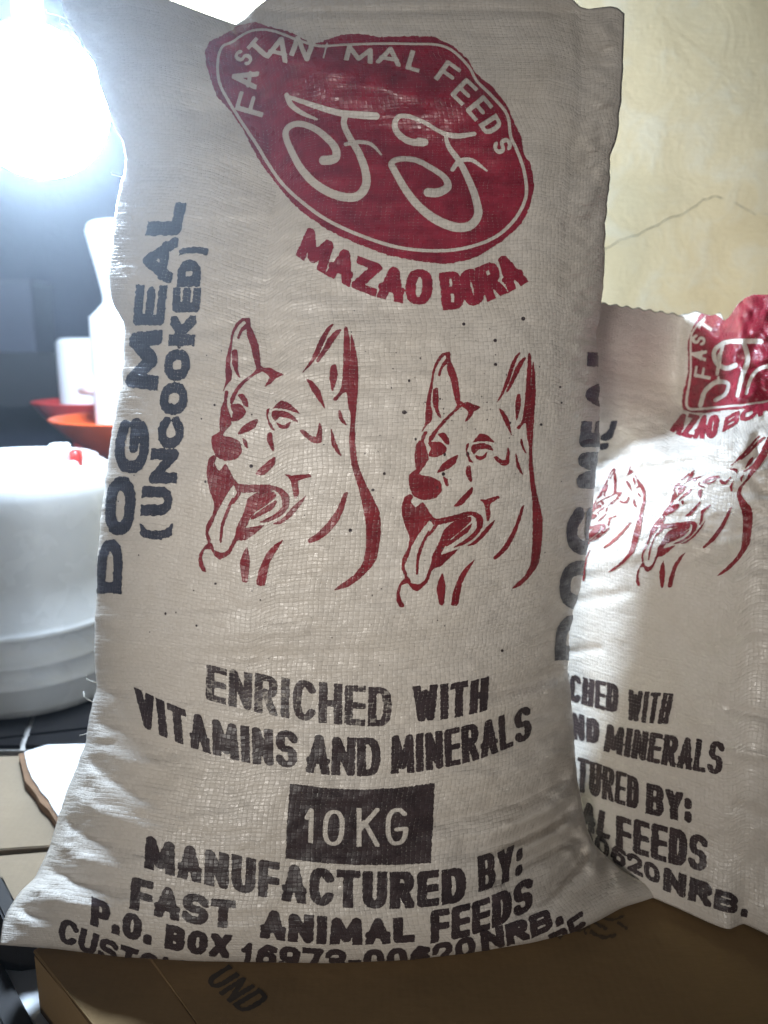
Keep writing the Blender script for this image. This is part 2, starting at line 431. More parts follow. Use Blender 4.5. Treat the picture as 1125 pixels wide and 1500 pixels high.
bar((-10,1285),(20,1345), -.002, -.002, .014, .010, 'wooden_batten', M['dark_wood_and_slit'], 'short dark batten poking out from under the sack corner', 'batten')

# ------------------------------------------------------------------ drum, feeders and lamp at the left
def hump(prof, n=6):
    """smooth a (r,z) profile with Catmull-Rom"""
    out = []; P = [np.array(p, float) for p in prof]
    for i in range(len(P)-1):
        p0, p1, p2, p3 = P[max(i-1,0)], P[i], P[i+1], P[min(i+2,len(P)-1)]
        for k in range(n):
            t = k/n
            out.append(tuple(.5*((2*p1)+(-p0+p2)*t+(2*p0-5*p1+4*p2-p3)*t*t+(-p0+3*p1-3*p2+p3)*t**3)))
    out.append(tuple(P[-1])); return [(max(r, 1e-4), z) for r, z in out]
DX, DY = -.50, .372
drum = empty('plastic_drum', (DX, DY, 0)); tag(drum, 'large white plastic drum with ribbed lower wall and domed top', 'drum')
pr = [(.120,.0005),(.128,.004),(.1315,.016),(.1320,.040),(.1345,.043),(.1345,.047),(.1322,.050),(.1325,.070),(.1352,.073),(.1352,.077),(.1328,.080),(.1335,.108),(.1390,.112),(.1405,.116),(.1390,.120),(.1340,.124),
      (.1345,.18),(.1350,.262),(.1345,.288),(.1315,.304),(.1250,.316),(.1150,.323),(.1100,.324),(.1090,.330),(.1040,.332),(.1020,.327),(.070,.331),(.03,.333),(.001,.333)]
pr = [(r_, z_*.972) for r_, z_ in pr]
from_bm('drum_body', lathe(pr, (DX,DY,0), 96, True, True), M['old_plastic'], drum, True)
for k, (px, r, h, m) in enumerate(((88, .011, .026, 'white_plastic'), (112, .007, .018, 'red_plastic'), (48, .006, .012, 'white_plastic'))):
    x = at_y(px, 668, DY-.03)[0]
    rr = math.hypot(x-DX, -.03); z = np.interp(rr, [p[0] for p in pr[::-1]], [p[1] for p in pr[::-1]])
    from_bm('spout_cap' if k < 2 else 'vent_plug', boxb((x, DY-.03, z+h/2-.005), (r*2, r*2, h+.006), .002), M[m], drum, True)

def feeder(cx, cy, zr, rp, pan, label, top):
    f = empty('poultry_feeder', (cx, cy, 0)); tag(f, label, 'feeder', 'poultry feeders behind the drum')
    from_bm('pan', lathe(hump([(rp*.42,zr-.070),(rp*.60,zr-.055),(rp*.82,zr-.030),(rp*.98,zr-.006),(rp*1.02,zr),(rp*1.0,zr+.002),(rp*.95,zr-.006),(rp*.78,zr-.032),(rp*.56,zr-.050),(.002,zr-.052)]), (cx,cy,0), 64, True, True), M[pan], f, True)
    from_bm('stem', lathe(hump([(rp*.55,.0005),(rp*.58,.02),(rp*.40,.06),(rp*.34,zr-.11),(rp*.41,zr-.0705)]), (cx,cy,0), 48), M['red_plastic'], f, True)
    from_bm('reservoir', lathe(hump(top), (cx,cy,0), 64), M['white_plastic'], f, True)
    return f
def PX(px, py, y): return at_y(px, py, y)
# front feeder: orange pan, bright bottle with a flared cup on top
cy = .84; c0 = PX(196, 612, cy); zr = c0[2]; mpp = (cy+.68)/FPX*1.02
ft = feeder(c0[0], cy, zr, 112*mpp, 'orange', 'poultry feeder with orange pan and bright white bottle under a flared cup',
  [(50*mpp,zr-.05),(52*mpp,zr-.02),(51*mpp,PX(196,480,cy)[2]),(49*mpp,PX(196,465,cy)[2]),(38*mpp,PX(196,452,cy)[2]),(31*mpp,PX(196,440,cy)[2]),(35*mpp,PX(196,410,cy)[2]),(46*mpp,PX(196,352,cy)[2]),(47*mpp,PX(196,338,cy)[2]),(38*mpp,PX(196,326,cy)[2]),(.001,PX(196,322,cy)[2])])
ps = [PX(150,536,cy), PX(116,566,cy), PX(118,576,cy), PX(150,580,cy)]
bm = bmesh.new(); A = [bm.verts.new((p[0], cy-.022, p[2])) for p in ps]; B = [bm.verts.new((p[0], cy+.022, p[2])) for p in ps]
bm.faces.new(A); bm.faces.new(B[::-1])
for i in range(4): bm.faces.new((A[i],B[i],B[(i+1)%4],A[(i+1)%4]))
bmesh.ops.bevel(bm, geom=bm.edges[:], offset=.004, segments=2, affect='EDGES')
from_bm('spout_lip', bm, M['white_plastic'], ft, True)
cy = 1.06; c0 = PX(132, 588, cy); zr = c0[2]; mpp = (cy+.68)/FPX*1.02
feeder(c0[0], cy, zr, 77*mpp, 'red_plastic', 'poultry feeder with dark red pan and plain white cylinder',
  [(40*mpp,zr-.05),(40*mpp,zr),(40*mpp,PX(132,512,cy)[2]),(38*mpp,PX(132,500,cy)[2]),(30*mpp,PX(132,495,cy)[2]),(.001,PX(132,494,cy)[2])])

# dark shelf on the far wall, with a grey carton on it
zt = PX(40,516,1.31)[2]; zb = PX(40,592,1.31)[2]
sh = from_bm('wall_shelf', boxb((-1.25, 1.31, (zt+zb)/2), (1.55, .17, zt-zb), .003), M['dark_wood_and_slit']); tag(sh, 'thick dark wooden shelf on the slate wall', 'shelf')
zc = PX(40,418,1.31)[2]; xr = PX(48,460,1.25)[0]
gb = empty('storage_carton', (xr-.2, 1.31, zt)); tag(gb, 'dull grey carton standing on the dark shelf', 'carton')
from_bm('carton_body', boxb((xr-.2, 1.31, (zt+zc)/2), (.4, .12, zc-zt-.002), .003), M['grey_box'], gb)
from_bm('lid', boxb((xr-.2, 1.31, zc+.004), (.41, .13, .012), .003), M['grey_box'], gb)

# hanging lamp
LY = .31
LP = at_y(52, 150, LY); LR = 94*(LY+.68)/FPX
lamp = empty('hanging_lamp', tuple(LP)); tag(lamp, 'blazing white round globe lamp hanging on a cord', 'lamp')
em = NT('lamp_glow'); em.b.inputs['Base Color'].default_value = (.9,.9,.9,1)
em.b.inputs['Emission Color'].default_value = (.66, .82, 1.0, 1); em.b.inputs['Emission Strength'].default_value = LAMP_STRENGTH
bm = bmesh.new(); bmesh.ops.create_uvsphere(bm, u_segments=48, v_segments=28, radius=LR)
for v in bm.verts: v.co += Vector(LP)
from_bm('globe', bm, em.m, lamp, True)
from_bm('socket', lathe([(.014,LR-.004),(.017,LR+.004),(.017,LR+.05),(.010,LR+.065),(.004,LR+.07)], tuple(LP), 32), M['grey_box'], lamp, True)
from_bm('cord', tube([(LP[0],LP[1],LP[2]+LR+.068),(LP[0]+.002,LP[1],LP[2]+LR+.5),(LP[0],LP[1],LP[2]+LR+1.2)], .003), M['cord'], lamp, True)

# ------------------------------------------------------------------ sacks
def curve_by(pts, axis, q):
    p = np.array(pts, float); k = p[:, axis]; o = np.argsort(k); return np.stack([np.interp(q, k[o], p[o,0]), np.interp(q, k[o], p[o,1])], -1)
def smooth1(a, n):
    for _ in range(n):
        b = a.copy(); b[1:-1] = .25*a[:-2]+.5*a[1:-1]+.25*a[2:]; a = b
    return a
def seg_dist(px, py, a, b):
    ax, ay = a; bx, by = b; dx, dy = bx-ax, by-ay; L2 = dx*dx+dy*dy+1e-9
    t = np.clip(((px-ax)*dx+(py-ay)*dy)/L2, 0, 1); return np.hypot(px-ax-t*dx, py-ay-t*dy)
def poly_dist(px, py, pts):
    d = np.full(px.shape, 1e9)
    for a, b in zip(pts[:-1], pts[1:]): d = np.minimum(d, seg_dist(px, py, a, b))
    return d
def taper_dist(px, py, pts):
    """distance to a polyline and how far along it (0..1) the nearest point lies"""
    L = np.cumsum([0]+[math.hypot(b[0]-a[0], b[1]-a[1]) for a, b in zip(pts[:-1], pts[1:])]); d = np.full(px.shape, 1e9); f = np.zeros(px.shape)
    for k, (a, b) in enumerate(zip(pts[:-1], pts[1:])):
        dx, dy = b[0]-a[0], b[1]-a[1]; t = np.clip(((px-a[0])*dx+(py-a[1])*dy)/(dx*dx+dy*dy), 0, 1); e = np.hypot(px-a[0]-t*dx, py-a[1]-t*dy); m = e < d
        d = np.where(m, e, d); f = np.where(m, (L[k]+t*(L[k+1]-L[k]))/L[-1], f)
    return d, f
class Sack: pass
def build_sack(name, L, R, B, T, depth, back, ns, nt, label, wob=1.2, smooth_n=3, floor_z=.010):
    """L,R (bottom to top), B,T (left to right): outline of the front sheet; depth(s,t,px,py)->y ; back(s,t)->thickness behind the rim"""
    s = np.linspace(0, 1, ns+1); t = np.linspace(0, 1, nt+1)
    def side(C):
        y = C[0][1] + (C[-1][1]-C[0][1])*t; c = curve_by(C, 1, y); c = smooth1(c, smooth_n); return c
    def bt(C):
        x = C[0][0] + (C[-1][0]-C[0][0])*s; return curve_by(C, 0, x)
    l, r, b, tp = side(L), side(R), smooth1(bt(B), 4), bt(T)
    env = np.minimum(1, np.minimum(t, 1-t)*12)
    l[:,0] += wob*env*(vnoise(t*90, t*0+1.3, 5)+.6*vnoise(t*210, t*0+4.3, 6)); r[:,0] += wob*env*(vnoise(t*80, t*0+9.3, 7)+.6*vnoise(t*190, t*0+2.3, 8))
    S, Tt = np.meshgrid(s, t)          # [j,i]
    P = ((1-S)[...,None]*l[:,None] + S[...,None]*r[:,None] + (1-Tt)[...,None]*b[None] + Tt[...,None]*tp[None]
         - ((1-S)*(1-Tt))[...,None]*b[0] - (S*(1-Tt))[...,None]*b[-1] - ((1-S)*Tt)[...,None]*tp[0] - (S*Tt)[...,None]*tp[-1])
    Yf, Ye = depth(S, Tt, P[...,0], P[...,1])
    F0 = at_z(P[0,:,0], P[0,:,1], floor_z)[:,1]
    Yf = Yf + (F0 - Yf[0])[None]*(1-sstep(0, .13, Tt)); Ye = Ye + (F0 - Ye[0])[None]*(1-sstep(0, .13, Tt))
    rim = np.minimum(S, 1-S); Yf = Yf  # rim shares Ye by construction of depth
    F = at_y(P[...,0], P[...,1], Yf)
    F[...,2] = np.maximum(F[...,2], .002)
    Bk = at_y(P[...,0], P[...,1], Ye); Bk[...,1] += back(S, Tt)
    # the back sheet comes down to the ground behind
    Bk[...,2] = np.maximum(Bk[...,2]*(1) - .02*(1-sstep(0,.12,Tt)), .0012)
    Bk[:,0] = F[:,0]; Bk[:,-1] = F[:,-1]; Bk[-1] = F[-1]
    U = F[0].copy(); U[:,1] += .014; U[:,2] = .0012
    nF = (ns+1)*(nt+1)
    verts = np.concatenate([F.reshape(-1,3), Bk.reshape(-1,3), U]);
    idx = np.arange(nF).reshape(nt+1, ns+1); J, I = np.meshgrid(np.arange(nt), np.arange(ns), indexing='ij')
    qf = np.stack([idx[J,I], idx[J,I+1], idx[J+1,I+1], idx[J+1,I]], -1).reshape(-1,4)
    bk = idx.copy() + nF; bk[:,0] = idx[:,0]; bk[:,-1] = idx[:,-1]; bk[-1] = idx[-1]
    qb = np.stack([bk[J,I], bk[J+1,I], bk[J+1,I+1], bk[J,I+1]], -1).reshape(-1,4)
    u = np.arange(ns+1)+2*nF; u[0] = idx[0,0]; u[-1] = idx[0,-1]; i = np.arange(ns)
    qu = np.concatenate([np.stack([idx[0,i], u[i], u[i+1], idx[0,i+1]], -1), np.stack([u[i], bk[0,i], bk[0,i+1], u[i+1]], -1)])
    faces = np.concatenate([qf, qb, qu]).tolist()
    faces = [list(dict.fromkeys(f)) for f in faces]; faces = [f for f in faces if len(f) > 2]
    # fabric coordinates: arc length across and up
    du = np.linalg.norm(np.diff(F, axis=1), axis=2); cu = np.concatenate([np.zeros((nt+1,1)), np.cumsum(du,1)], 1); cu = cu - cu[:, ns//2][:,None]
    k = 1+np.zeros(9); 
    for _ in range(12): cu[1:-1] = (cu[:-2]+2*cu[1:-1]+cu[2:])/4
    dv = np.linalg.norm(np.diff(F[:, ns//2], axis=0), axis=1); cv = np.concatenate([[0], np.cumsum(dv)])
    uvF = np.stack([cu, np.repeat(cv[:,None], ns+1, 1)], -1).reshape(-1,2)
    uv = np.concatenate([uvF, uvF*[-1,1]+[.8,0], np.stack([cu[0], np.zeros(ns+1)-.02], -1)])
    root = empty(name, (float(F[0,ns//2,0]), float(F[0,ns//2,1])+.08, 0)); 
    me = bpy.data.meshes.new('sack_body'); me.from_pydata(verts.tolist(), [], faces); me.update()
    ul = me.uv_layers.new(name='fabric'); li = np.empty(len(me.loops), np.int32); me.loops.foreach_get('vertex_index', li); ul.data.foreach_set('uv', uv[li].astype(np.float32).ravel())
    body = link('sack_body', me, M['sack'], root, True)
    K = Sack(); K.root = root; K.P = P; K.F = F; K.body = body
    K.verts = F.reshape(-1,3); K.q = qf; K.uv = uvF
    gs = np.gradient(F, axis=1); gt = np.gradient(F, axis=0); nm = np.cross(gs, gt); nm /= np.linalg.norm(nm, axis=2, keepdims=True)+1e-12
    K.nm = nm.reshape(-1,3)
    K.bvh = BVHTree.FromPolygons([Vector(v) for v in K.verts], qf.tolist(), all_triangles=False)
    return K

# ---- ink: signed distance drawings in picture units, cut into faces laid on the cloth
class Ink:
    def __init__(s, x0, y0, x1, y1, step=1.0):
        s.x0, s.y0, s.step = x0, y0, step; s.nx = int((x1-x0)/step)+1; s.ny = int((y1-y0)/step)+1
        s.X, s.Y = np.meshgrid(x0+np.arange(s.nx)*step, y0+np.arange(s.ny)*step); s.d = np.full(s.X.shape, 30.0)
    def win(s, bx0, by0, bx1, by1, m=6):
        i0 = max(0, int((bx0-m-s.x0)/s.step)); i1 = min(s.nx, int((bx1+m-s.x0)/s.step)+2); j0 = max(0, int((by0-m-s.y0)/s.step)); j1 = min(s.ny, int((by1+m-s.y0)/s.step)+2)
        return (slice(j0, j1), slice(i0, i1)) if i1 > i0 and j1 > j0 else None
    def put(s, w, d, cut=False):
        s.d[w] = np.maximum(s.d[w], -d) if cut else np.minimum(s.d[w], d)
    def poly(s, pts, cut=False, smooth=True):
        p = np.array(pts, float)
        if smooth:
            o = []; n = len(p)
            for i in range(n):
                a, b, c, e = p[i-1], p[i], p[(i+1)%n], p[(i+2)%n]
                for k in range(4):
                    t = k/4; cr = .5*((2*b)+(-a+c)*t+(2*a-5*b+4*c-e)*t*t+(-a+3*b-3*c+e)*t**3); ln = b+(c-b)*t; o.append(.6*cr+.4*ln)
            p = np.array(o)
        w = s.win(*p.min(0), *p.max(0))
        if w is None: return
        X, Y = s.X[w], s.Y[w]; d = np.full(X.shape, 1e9); ins = np.zeros(X.shape, bool)
        for a, b in zip(p, np.roll(p, -1, 0)):
            d = np.minimum(d, seg_dist(X, Y, a, b))
            if a[1] != b[1]: ins ^= ((a[1] > Y) != (b[1] > Y)) & (X < (b[0]-a[0])*(Y-a[1])/(b[1]-a[1])+a[0])
        s.put(w, np.where(ins, -d, d), cut)
    def stroke(s, pts, wid, cut=False, spline=True):
        p = np.array(pts, float); wd = np.broadcast_to(np.array(wid, float), (len(p),)) if np.ndim(wid) == 0 else np.interp(np.linspace(0,1,len(p)), np.linspace(0,1,len(wid)), wid)
        q = np.column_stack([p, wd])
        if spline and len(q) > 2:
            o = []; n = len(q)
            for i in range(n-1):
                a, b, c, e = q[max(i-1,0)], q[i], q[i+1], q[min(i+2,n-1)]
                for k in range(5):
                    t = k/5; o.append(.5*((2*b)+(-a+c)*t+(2*a-5*b+4*c-e)*t*t+(-a+3*b-3*c+e)*t**3))
            q = np.array(o+[q[-1]])
        m = q[:,2].max(); w = s.win(*(q[:,:2].min(0)-m), *(q[:,:2].max(0)+m))
        if w is None: return
        X, Y = s.X[w], s.Y[w]; d = np.full(X.shape, 1e9)
        for a, b in zip(q[:-1], q[1:]): d = np.minimum(d, seg_dist(X, Y, a[:2], b[:2]) - .25*(a[2]+b[2]))
        s.put(w, d, cut)
    def glyph(s, ch, o, ex, ey, wid, cut=False, spread=0.0):
        """o: baseline start, ex: advance vector, ey: cap height vector (picture units)"""
        o, ex, ey = (np.array(v, float) for v in (o, ex, ey)); W, H = np.linalg.norm(ex), np.linalg.norm(ey)
        cs = np.array([o, o+ex, o+ey, o+ex+ey]); w = s.win(*cs.min(0), *cs.max(0))
        if w is None: return
        det = ex[0]*ey[1]-ex[1]*ey[0]; X, Y = s.X[w]-o[0], s.Y[w]-o[1]
        a = (X*ey[1]-Y*ey[0])/det*W; b = (Y*ex[0]-X*ex[1])/det*H
        d = np.full(a.shape, 1e9); iw, ih = max(W-wid, .01), max(H-wid, .01)
        KY = 1.32; b = b*KY; H = H*KY; wid = min(wid, H*(.255 if ch in 'EBS369A' else .27 if ch in 'G' else .34)); iw = max(W-wid, .01); ih = max(H-wid, .01)
        for pl in GLYPH[ch]:
            q = [np.array((wid/2+x*iw, wid/2+y*ih)) for x, y in pl]
            if np.hypot(*(q[0]-q[-1])) > 1e-6:
                for e, f in ((0,1),(-1,-2)):
                    v = q[e]-q[f]; q[e] = q[e] + v/(np.hypot(*v)+1e-9)*wid*.5
            for A, B_ in zip(q[:-1], q[1:]): d = np.minimum(d, seg_dist(a, b, A, B_) - wid/2)
        box = np.maximum(np.maximum(-a, a-W), np.maximum(-b, b-H))
        s.put(w, np.maximum(d, box)-spread, cut)
    def rough(s, amp, sc=3.0, seed=0):
        s.d = s.d + amp*(vnoise(s.X/sc, s.Y/sc, 31+seed) + .6*vnoise(s.X/(sc*.45), s.Y/(sc*.45), 57+seed)); return s
    def lay(s, K, name, mat, lift=.0004, parent=None):
        d = s.d; h = s.step
        inside = d < 0
        key = {}; pts = []
        def vid(kk, x, y):
            v = key.get(kk)
            if v is None: v = key[kk] = len(pts); pts.append((x, y))
            return v
        polys = []
        c4 = (inside[:-1,:-1].astype(int)+inside[:-1,1:]+inside[1:,1:]+inside[1:,:-1])
        for j, i in zip(*np.nonzero(c4)):
            cn = ((j,i),(j,i+1),(j+1,i+1),(j+1,i)); out = []
            for e in range(4):
                A, B_ = cn[e], cn[(e+1)%4]; da, db = d[A], d[B_]
                if da < 0: out.append(vid((A,), s.x0+A[1]*h, s.y0+A[0]*h))
                if (da < 0) != (db < 0):
                    f = da/(da-db); kk = (A,B_) if A < B_ else (B_,A)
                    out.append(vid(kk, s.x0+(A[1]+(B_[1]-A[1])*f)*h, s.y0+(A[0]+(B_[0]-A[0])*f)*h))
            if len(out) > 2: polys.append(out)
        if not polys: return None
        pts = np.array(pts); dirs = ray(pts[:,0], pts[:,1]); dirs /= np.linalg.norm(dirs, axis=1)[:,None]; o = Vector(CAM)
        V = np.zeros((len(pts),3)); UV = np.zeros((len(pts),2)); NM = np.zeros((len(pts),3)); ok = np.zeros(len(pts), bool)
        for k in range(len(pts)):
            hit, nrm, fi, _ = K.bvh.ray_cast(o, Vector(dirs[k]), 5.0)
            if hit is None: continue
            q = K.q[fi]; wgt = np.array(poly_3d_calc([Vector(v) for v in K.verts[q]], hit))
            n = wgt @ K.nm[q]; nl = np.linalg.norm(n)
            if not np.isfinite(nl) or nl < 1e-6: continue
            n /= nl
            if n @ dirs[k] > 0: n = -n
            V[k] = np.array(hit)+n*lift; UV[k] = wgt @ K.uv[q]; NM[k] = n; ok[k] = True
        polys = [p[::-1] for p in polys if all(ok[v] for v in p)]
        # drop faces stretched over a hidden step
        good = []
        for p in polys:
            if max(np.abs(V[p[0]]-V[p[v]]).max() for v in range(1,len(p))) < .012: good.append(p)
        if not good: return None
        used = sorted({v for p in good for v in p}); mp = {v:k for k, v in enumerate(used)}
        me = bpy.data.meshes.new(name); me.from_pydata(V[used].tolist(), [], [[mp[v] for v in p] for p in good]); me.update()
        ul = me.uv_layers.new(name='fabric'); li = np.empty(len(me.loops), np.int32); me.loops.foreach_get('vertex_index', li); ul.data.foreach_set('uv', UV[used][li].astype(np.float32).ravel())
        ob = link(name, me, mat, parent or K.root, True)
        me.normals_split_custom_set_from_vertices(NM[used].tolist())
        return ob

# ---- cut-letter alphabet (centre lines in a unit box, y up)
def arc(cx, cy, rx, ry, a0, a1, n=12, pw=.8):
    o = []
    for k in range(n+1):
        a = math.radians(a0+(a1-a0)*k/n); c, s_ = math.cos(a), math.sin(a)
        o.append((cx+rx*math.copysign(abs(c)**pw, c), cy+ry*math.copysign(abs(s_)**pw, s_)))
    return o
GLYPH = {
 'A': [[(0,0),(.5,1),(1,0)], [(.25,.3),(.75,.3)]],
 'B': [[(0,0),(0,1)], [(0,1),(.55,1)]+arc(.6,.76,.35,.24,90,-90)+[(0,.52)], [(0,.52),(.6,.52)]+arc(.6,.26,.4,.26,90,-90)+[(0,0)]],
 'C': [arc(.5,.5,.5,.5,48,312,18)],
 'D': [[(0,0),(0,1)], [(0,1),(.45,1)]+arc(.45,.5,.55,.5,90,-90,14)+[(0,0)]],
 'E': [[(1,1),(0,1),(0,0),(1,0)], [(0,.5),(.75,.5)]],
 'F': [[(1,1),(0,1),(0,0)], [(0,.48),(.75,.48)]],
 'G': [arc(.5,.5,.5,.5,50,345,18)+[(1,.42),(.62,.42)]],
 'H': [[(0,0),(0,1)], [(1,0),(1,1)], [(0,.5),(1,.5)]],
 'I': [[(.5,0),(.5,1)]],
 'K': [[(0,0),(0,1)], [(1,1),(.08,.45)], [(.35,.6),(1,0)]],
 'L': [[(0,1),(0,0),(1,0)]],
 'M': [[(0,0),(.06,1),(.5,.12),(.94,1),(1,0)]],
 'N': [[(0,0),(0,1),(1,0),(1,1)]],
 'O': [arc(.5,.5,.5,.5,0,360,22)],
 'P': [[(0,0),(0,1)], [(0,1),(.55,1)]+arc(.6,.72,.4,.28,90,-90)+[(0,.44)]],
 'R': [[(0,0),(0,1)], [(0,1),(.55,1)]+arc(.58,.75,.4,.25,90,-90)+[(0,.5)], [(.5,.5),(1,0)]],
 'S': [arc(.5,.75,.5,.25,35,270,12)+arc(.5,.25,.5,.25,90,-145,12)],
 'T': [[(.5,0),(.5,1)], [(0,1),(1,1)]],
 'U': [[(0,1),(0,.4)]+arc(.5,.4,.5,.4,180,360,12)+[(1,1)]],
 'V': [[(0,1),(.5,0),(1,1)]],
 'W': [[(0,1),(.24,0),(.5,.85),(.76,0),(1,1)]],
 'X': [[(0,0),(1,1)], [(0,1),(1,0)]],
 'Y': [[(0,1),(.5,.45),(1,1)], [(.5,.45),(.5,0)]],
 'Z': [[(0,1),(1,1),(0,0),(1,0)]],
 '0': [arc(.5,.5,.5,.5,0,360,22)],
 '1': [[(.15,.78),(.6,1),(.6,0)]],
 '2': [arc(.5,.72,.5,.28,165,-20,10)+[(0,0),(1,0)]],
 '3': [arc(.5,.75,.48,.25,150,-90,10), arc(.5,.25,.5,.25,90,-150,10)],
 '6': [arc(.5,.3,.5,.3,0,360,16), [(.02,.32),(.1,.7),(.5,1),(.85,.92)]],
 '7': [[(0,1),(1,1),(.4,0)]],
 '9': [arc(.5,.7,.5,.3,0,360,16), [(.98,.68),(.9,.3),(.5,0),(.15,.08)]],
 '.': [[(.5,.0),(.5,.02)]], ':': [[(.5,.12),(.5,.14)], [(.5,.72),(.5,.74)]], '-': [[(0,.45),(1,.45)]],
 '(': [arc(1,.5,.9,.62,120,240,10)], ')': [arc(0,.5,.9,.62,60,-60,10)],
}
WID = {'I':.42,'M':1.3,'W':1.35,' ':.42,'.':.4,':':.4,'-':.6,'1':.6,'(':.55,')':.55,'E':.88,'F':.86,'L':.84,'T':.95}
def fit(pts):
    p = np.array(pts, float); c = np.concatenate([[0], np.cumsum(np.hypot(*np.diff(p, axis=0).T))]); c /= c[-1]; n = min(len(p)-1, 3)
    fx, fy = np.polyfit(c, p[:,0], n), np.polyfit(c, p[:,1], n); return lambda a: np.array((np.polyval(fx,a), np.polyval(fy,a)))
def text_line(K, name, txt, bot, top, wid, mat, gap=.16, step=1.0, rough=.75, seed=0, spread=.4, lift=.0004, ink=None, cut=False):
    fb, ft_ = fit(bot), fit(top); ws = [WID.get(c, 1.0) for c in txt]; tot = sum(ws)+gap*(len(txt)-1); x = 0
    al = np.array([fb(a) for a in np.linspace(0,1,9)]+[ft_(a) for a in np.linspace(0,1,9)]); I = ink or Ink(*(al.min(0)-8), *(al.max(0)+8), step)
    for c, wd in zip(txt, ws):
        a0, a1 = x/tot, (x+wd)/tot; x += wd+gap
        if c == ' ': continue
        o = fb(a0); e = fb(a1)-o; am = .5*(a0+a1); u = ft_(am)-fb(am)
        W_ = np.linalg.norm(e); I.glyph(c, o, e, u, min(wid, W_*(.98 if c in 'I.:' else .31 if c in 'MW' else .40 if c in 'ABRSGC069N' else .44)), cut, spread if not cut else 0)
    if ink is not None: return I
    return I.rough(rough, 3.0, seed).lay(K, name, mat, lift)

# ================================================================== front sack
L1 = [(0,1384),(4,1350),(14,1328),(31,1304),(52,1286),(66,1257),(80,1219),(88,1188),(104,1143),(115,1115),(125,1094),(128,1070),(131,1049),(139,1018),(142,997),(138,959),(140,935),(139,900),(142,850),(144,800),(149,750),(154,703),(159,670),(169,605),(177,565),(181,524),(183,471),(173,459),(163,443),(159,394),(165,353),(167,323),(171,296),(181,254),(183,227),(180,208),(165,181),(146,127),(137,88),(110,48),(96,28),(86,-14)]
R1 = [(967,1312),(948,1295),(917,1280),(893,1260),(870,1237),(860,1213),(852,1177),(845,1140),(842,1087),(837,1027),(832,978),(834,930),(841,893),(852,860),(858,820),(862,787),(868,743),(872,703),(878,653),(878,613),(878,560),(877,533),(873,493),(877,470),(882,437),(885,400),(887,330),(893,262),(894,230),(905,200),(911,130),(914,60),(915,20)]
B1 = [(0,1384),(40,1387),(80,1390),(180,1402),(283,1408),(485,1411),(600,1406),(688,1396),(780,1381),(840,1366),(880,1347),(910,1330),(967,1312)]
T1 = [(86,-14),(180,-16),(240,-3),(300,20),(345,36),(358,28),(372,14),(392,-2),(450,-16),(600,-18),(800,-14),(838,-2),(850,10),(862,13),(895,9),(906,12),(915,20)]
def spl(x, xs, ys):
    """smooth (monotone-ish) interpolation of control values"""
    xs = np.array(xs); ys = np.array(ys); i = np.clip(np.searchsorted(xs, x)-1, 0, len(xs)-2); h = xs[i+1]-xs[i]; u = (x-xs[i])/h
    m = np.gradient(ys, xs); return (2*u**3-3*u**2+1)*ys[i] + (u**3-2*u**2+u)*h*m[i] + (-2*u**3+3*u**2)*ys[i+1] + (u**3-u**2)*h*m[i+1]
